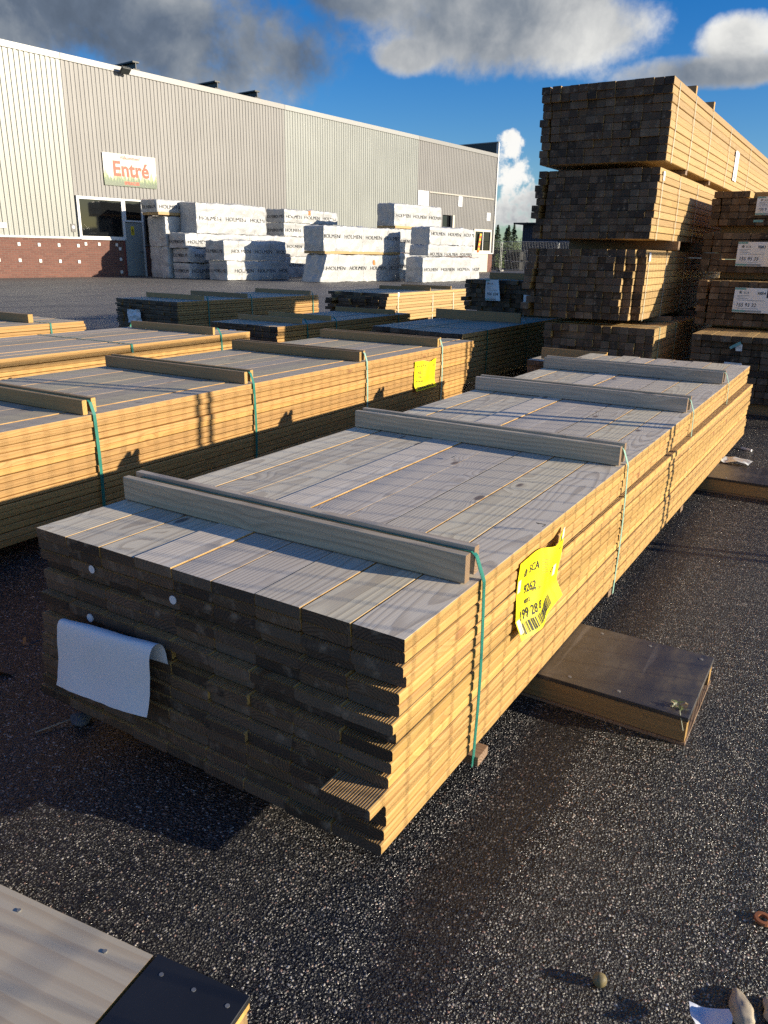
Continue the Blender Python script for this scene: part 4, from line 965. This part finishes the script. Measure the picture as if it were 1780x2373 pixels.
n1 = fbm((0, 0, 0)); n1s = fbm((.030, .004, .014)); n2 = h.noise(gen, 30., 8, .6)
n3 = h.noise(gen, 60., 7, .6)
low = h.m('SUBTRACT', 1., h.sm(el, .125, .16))
fb = h.m('ADD', h.m('MULTIPLY', h.m('SUBTRACT', n1, .5), h.m('MULTIPLY_ADD', low, -1.2, 2.6)), h.m('MULTIPLY', h.m('SUBTRACT', n3, .5), h.m('MULTIPLY_ADD', low, 3.4, .7)))
# (azimuth, elevation, radius az, radius el, brightness)
blobs = [(-.92, .25, .26, .11, .12), (-.76, .222, .17, .072, .09), (-.665, .205, .06, .045, .12), (-.80, .262, .06, .022, .55), (-.52, .285, .20, .05, .24), (-.43, .248, .15, .058, .26), (-.525, .212, .045, .02, .55), (-.32, .232, .09, .042, .66), (-.36, .26, .1, .03, .4),
         (-.21, .190, .11, .018, .30), (-.180, .216, .044, .026, .78), (-.404, .120, .017, .018, 1.), (-.402, .084, .023, .030, 1.), (-.385, .048, .05, .020, .45), (-.36, .062, .05, .018, .6), (-.445, .112, .03, .007, .85),
         (1.2, .35, .3, .08, .6), (-2.6, .3, .4, .12, .4), (2.6, .35, .5, .14, .4), (2.2, .75, .9, .2, .3)]
den = None; ws = None; bs = None
for (a, e, ra, re, br) in blobs:
    d = h.m('ADD', h.m('POWER', h.m('ABSOLUTE', h.m('DIVIDE', h.m('SUBTRACT', az, a), ra)), 2.), h.m('POWER', h.m('ABSOLUTE', h.m('DIVIDE', h.m('SUBTRACT', el, e), re)), 2.))
    f = h.m('SUBTRACT', 1., d); den = f if den is None else h.m('SMOOTH_MAX', den, f, .25)
    w = h.m('POWER', 2.718, h.m('MULTIPLY', d, -1.6))
    ws = w if ws is None else h.m('ADD', ws, w); q = h.m('MULTIPLY', w, br); bs = q if bs is None else h.m('ADD', bs, q)
bright = h.m('DIVIDE', bs, h.m('ADD', ws, .0001))
body = h.m('ADD', h.m('MAXIMUM', den, -1.5), fb)
mask = h.sm(body, -.22, .72)
edge = h.m('SUBTRACT', 1., h.sm(body, .1, 1.1))
relief = h.m('SUBTRACT', n1, n1s)
lum = h.m('ADD', h.m('ADD', bright, h.m('MULTIPLY', edge, .16)), h.m('ADD', h.m('MULTIPLY', relief, 1.1), h.m('MULTIPLY', h.m('SUBTRACT', n2, .5), .18)), clamp=True)
cc = h.ramp(lum, [(0, (.062, .082, .115)), (.12, (.085, .11, .152)), (.28, (.155, .178, .21)), (.5, (.29, .302, .315)), (.75, (.50, .50, .485)), (1., (.62, .615, .59))])
bg2 = h.new('ShaderNodeBackground', {'Color': cc, 'Strength': 1.})
mx = h.new('ShaderNodeMixShader'); h.set(mx.inputs[0], mask); t.links.new(bg.outputs[0], mx.inputs[1]); t.links.new(bg2.outputs[0], mx.inputs[2]); t.links.new(mx.outputs[0], out.inputs[0])

cam = bpy.data.cameras.new('camera'); co = bpy.data.objects.new('camera', cam); COL.objects.link(co)
cam.sensor_fit = 'HORIZONTAL'; cam.sensor_width = 36; cam.lens = 36 * 1783 / 1780; cam.clip_start = .05; cam.clip_end = 3000
p_, r_, y_ = .3249, .0172, .5462
fw = Vector((-math.sin(y_) * math.cos(p_), math.cos(y_) * math.cos(p_), -math.sin(p_))); rt = Vector((math.cos(y_), math.sin(y_), 0)); up = rt.cross(fw)
rr = rt * math.cos(r_) + up * math.sin(r_); uu = up * math.cos(r_) - rt * math.sin(r_)
M4 = Matrix((( rr.x, uu.x, -fw.x, 1.7153), (rr.y, uu.y, -fw.y, -1.1127), (rr.z, uu.z, -fw.z, 1.2234), (0, 0, 0, 1)))
co.matrix_world = M4; scene.camera = co
vs = scene.view_settings; vs.view_transform = 'Standard'; vs.look = 'None'; vs.exposure = .66; vs.gamma = 1.
scene.cycles.max_bounces = 6
scene.cycles.use_denoising = False
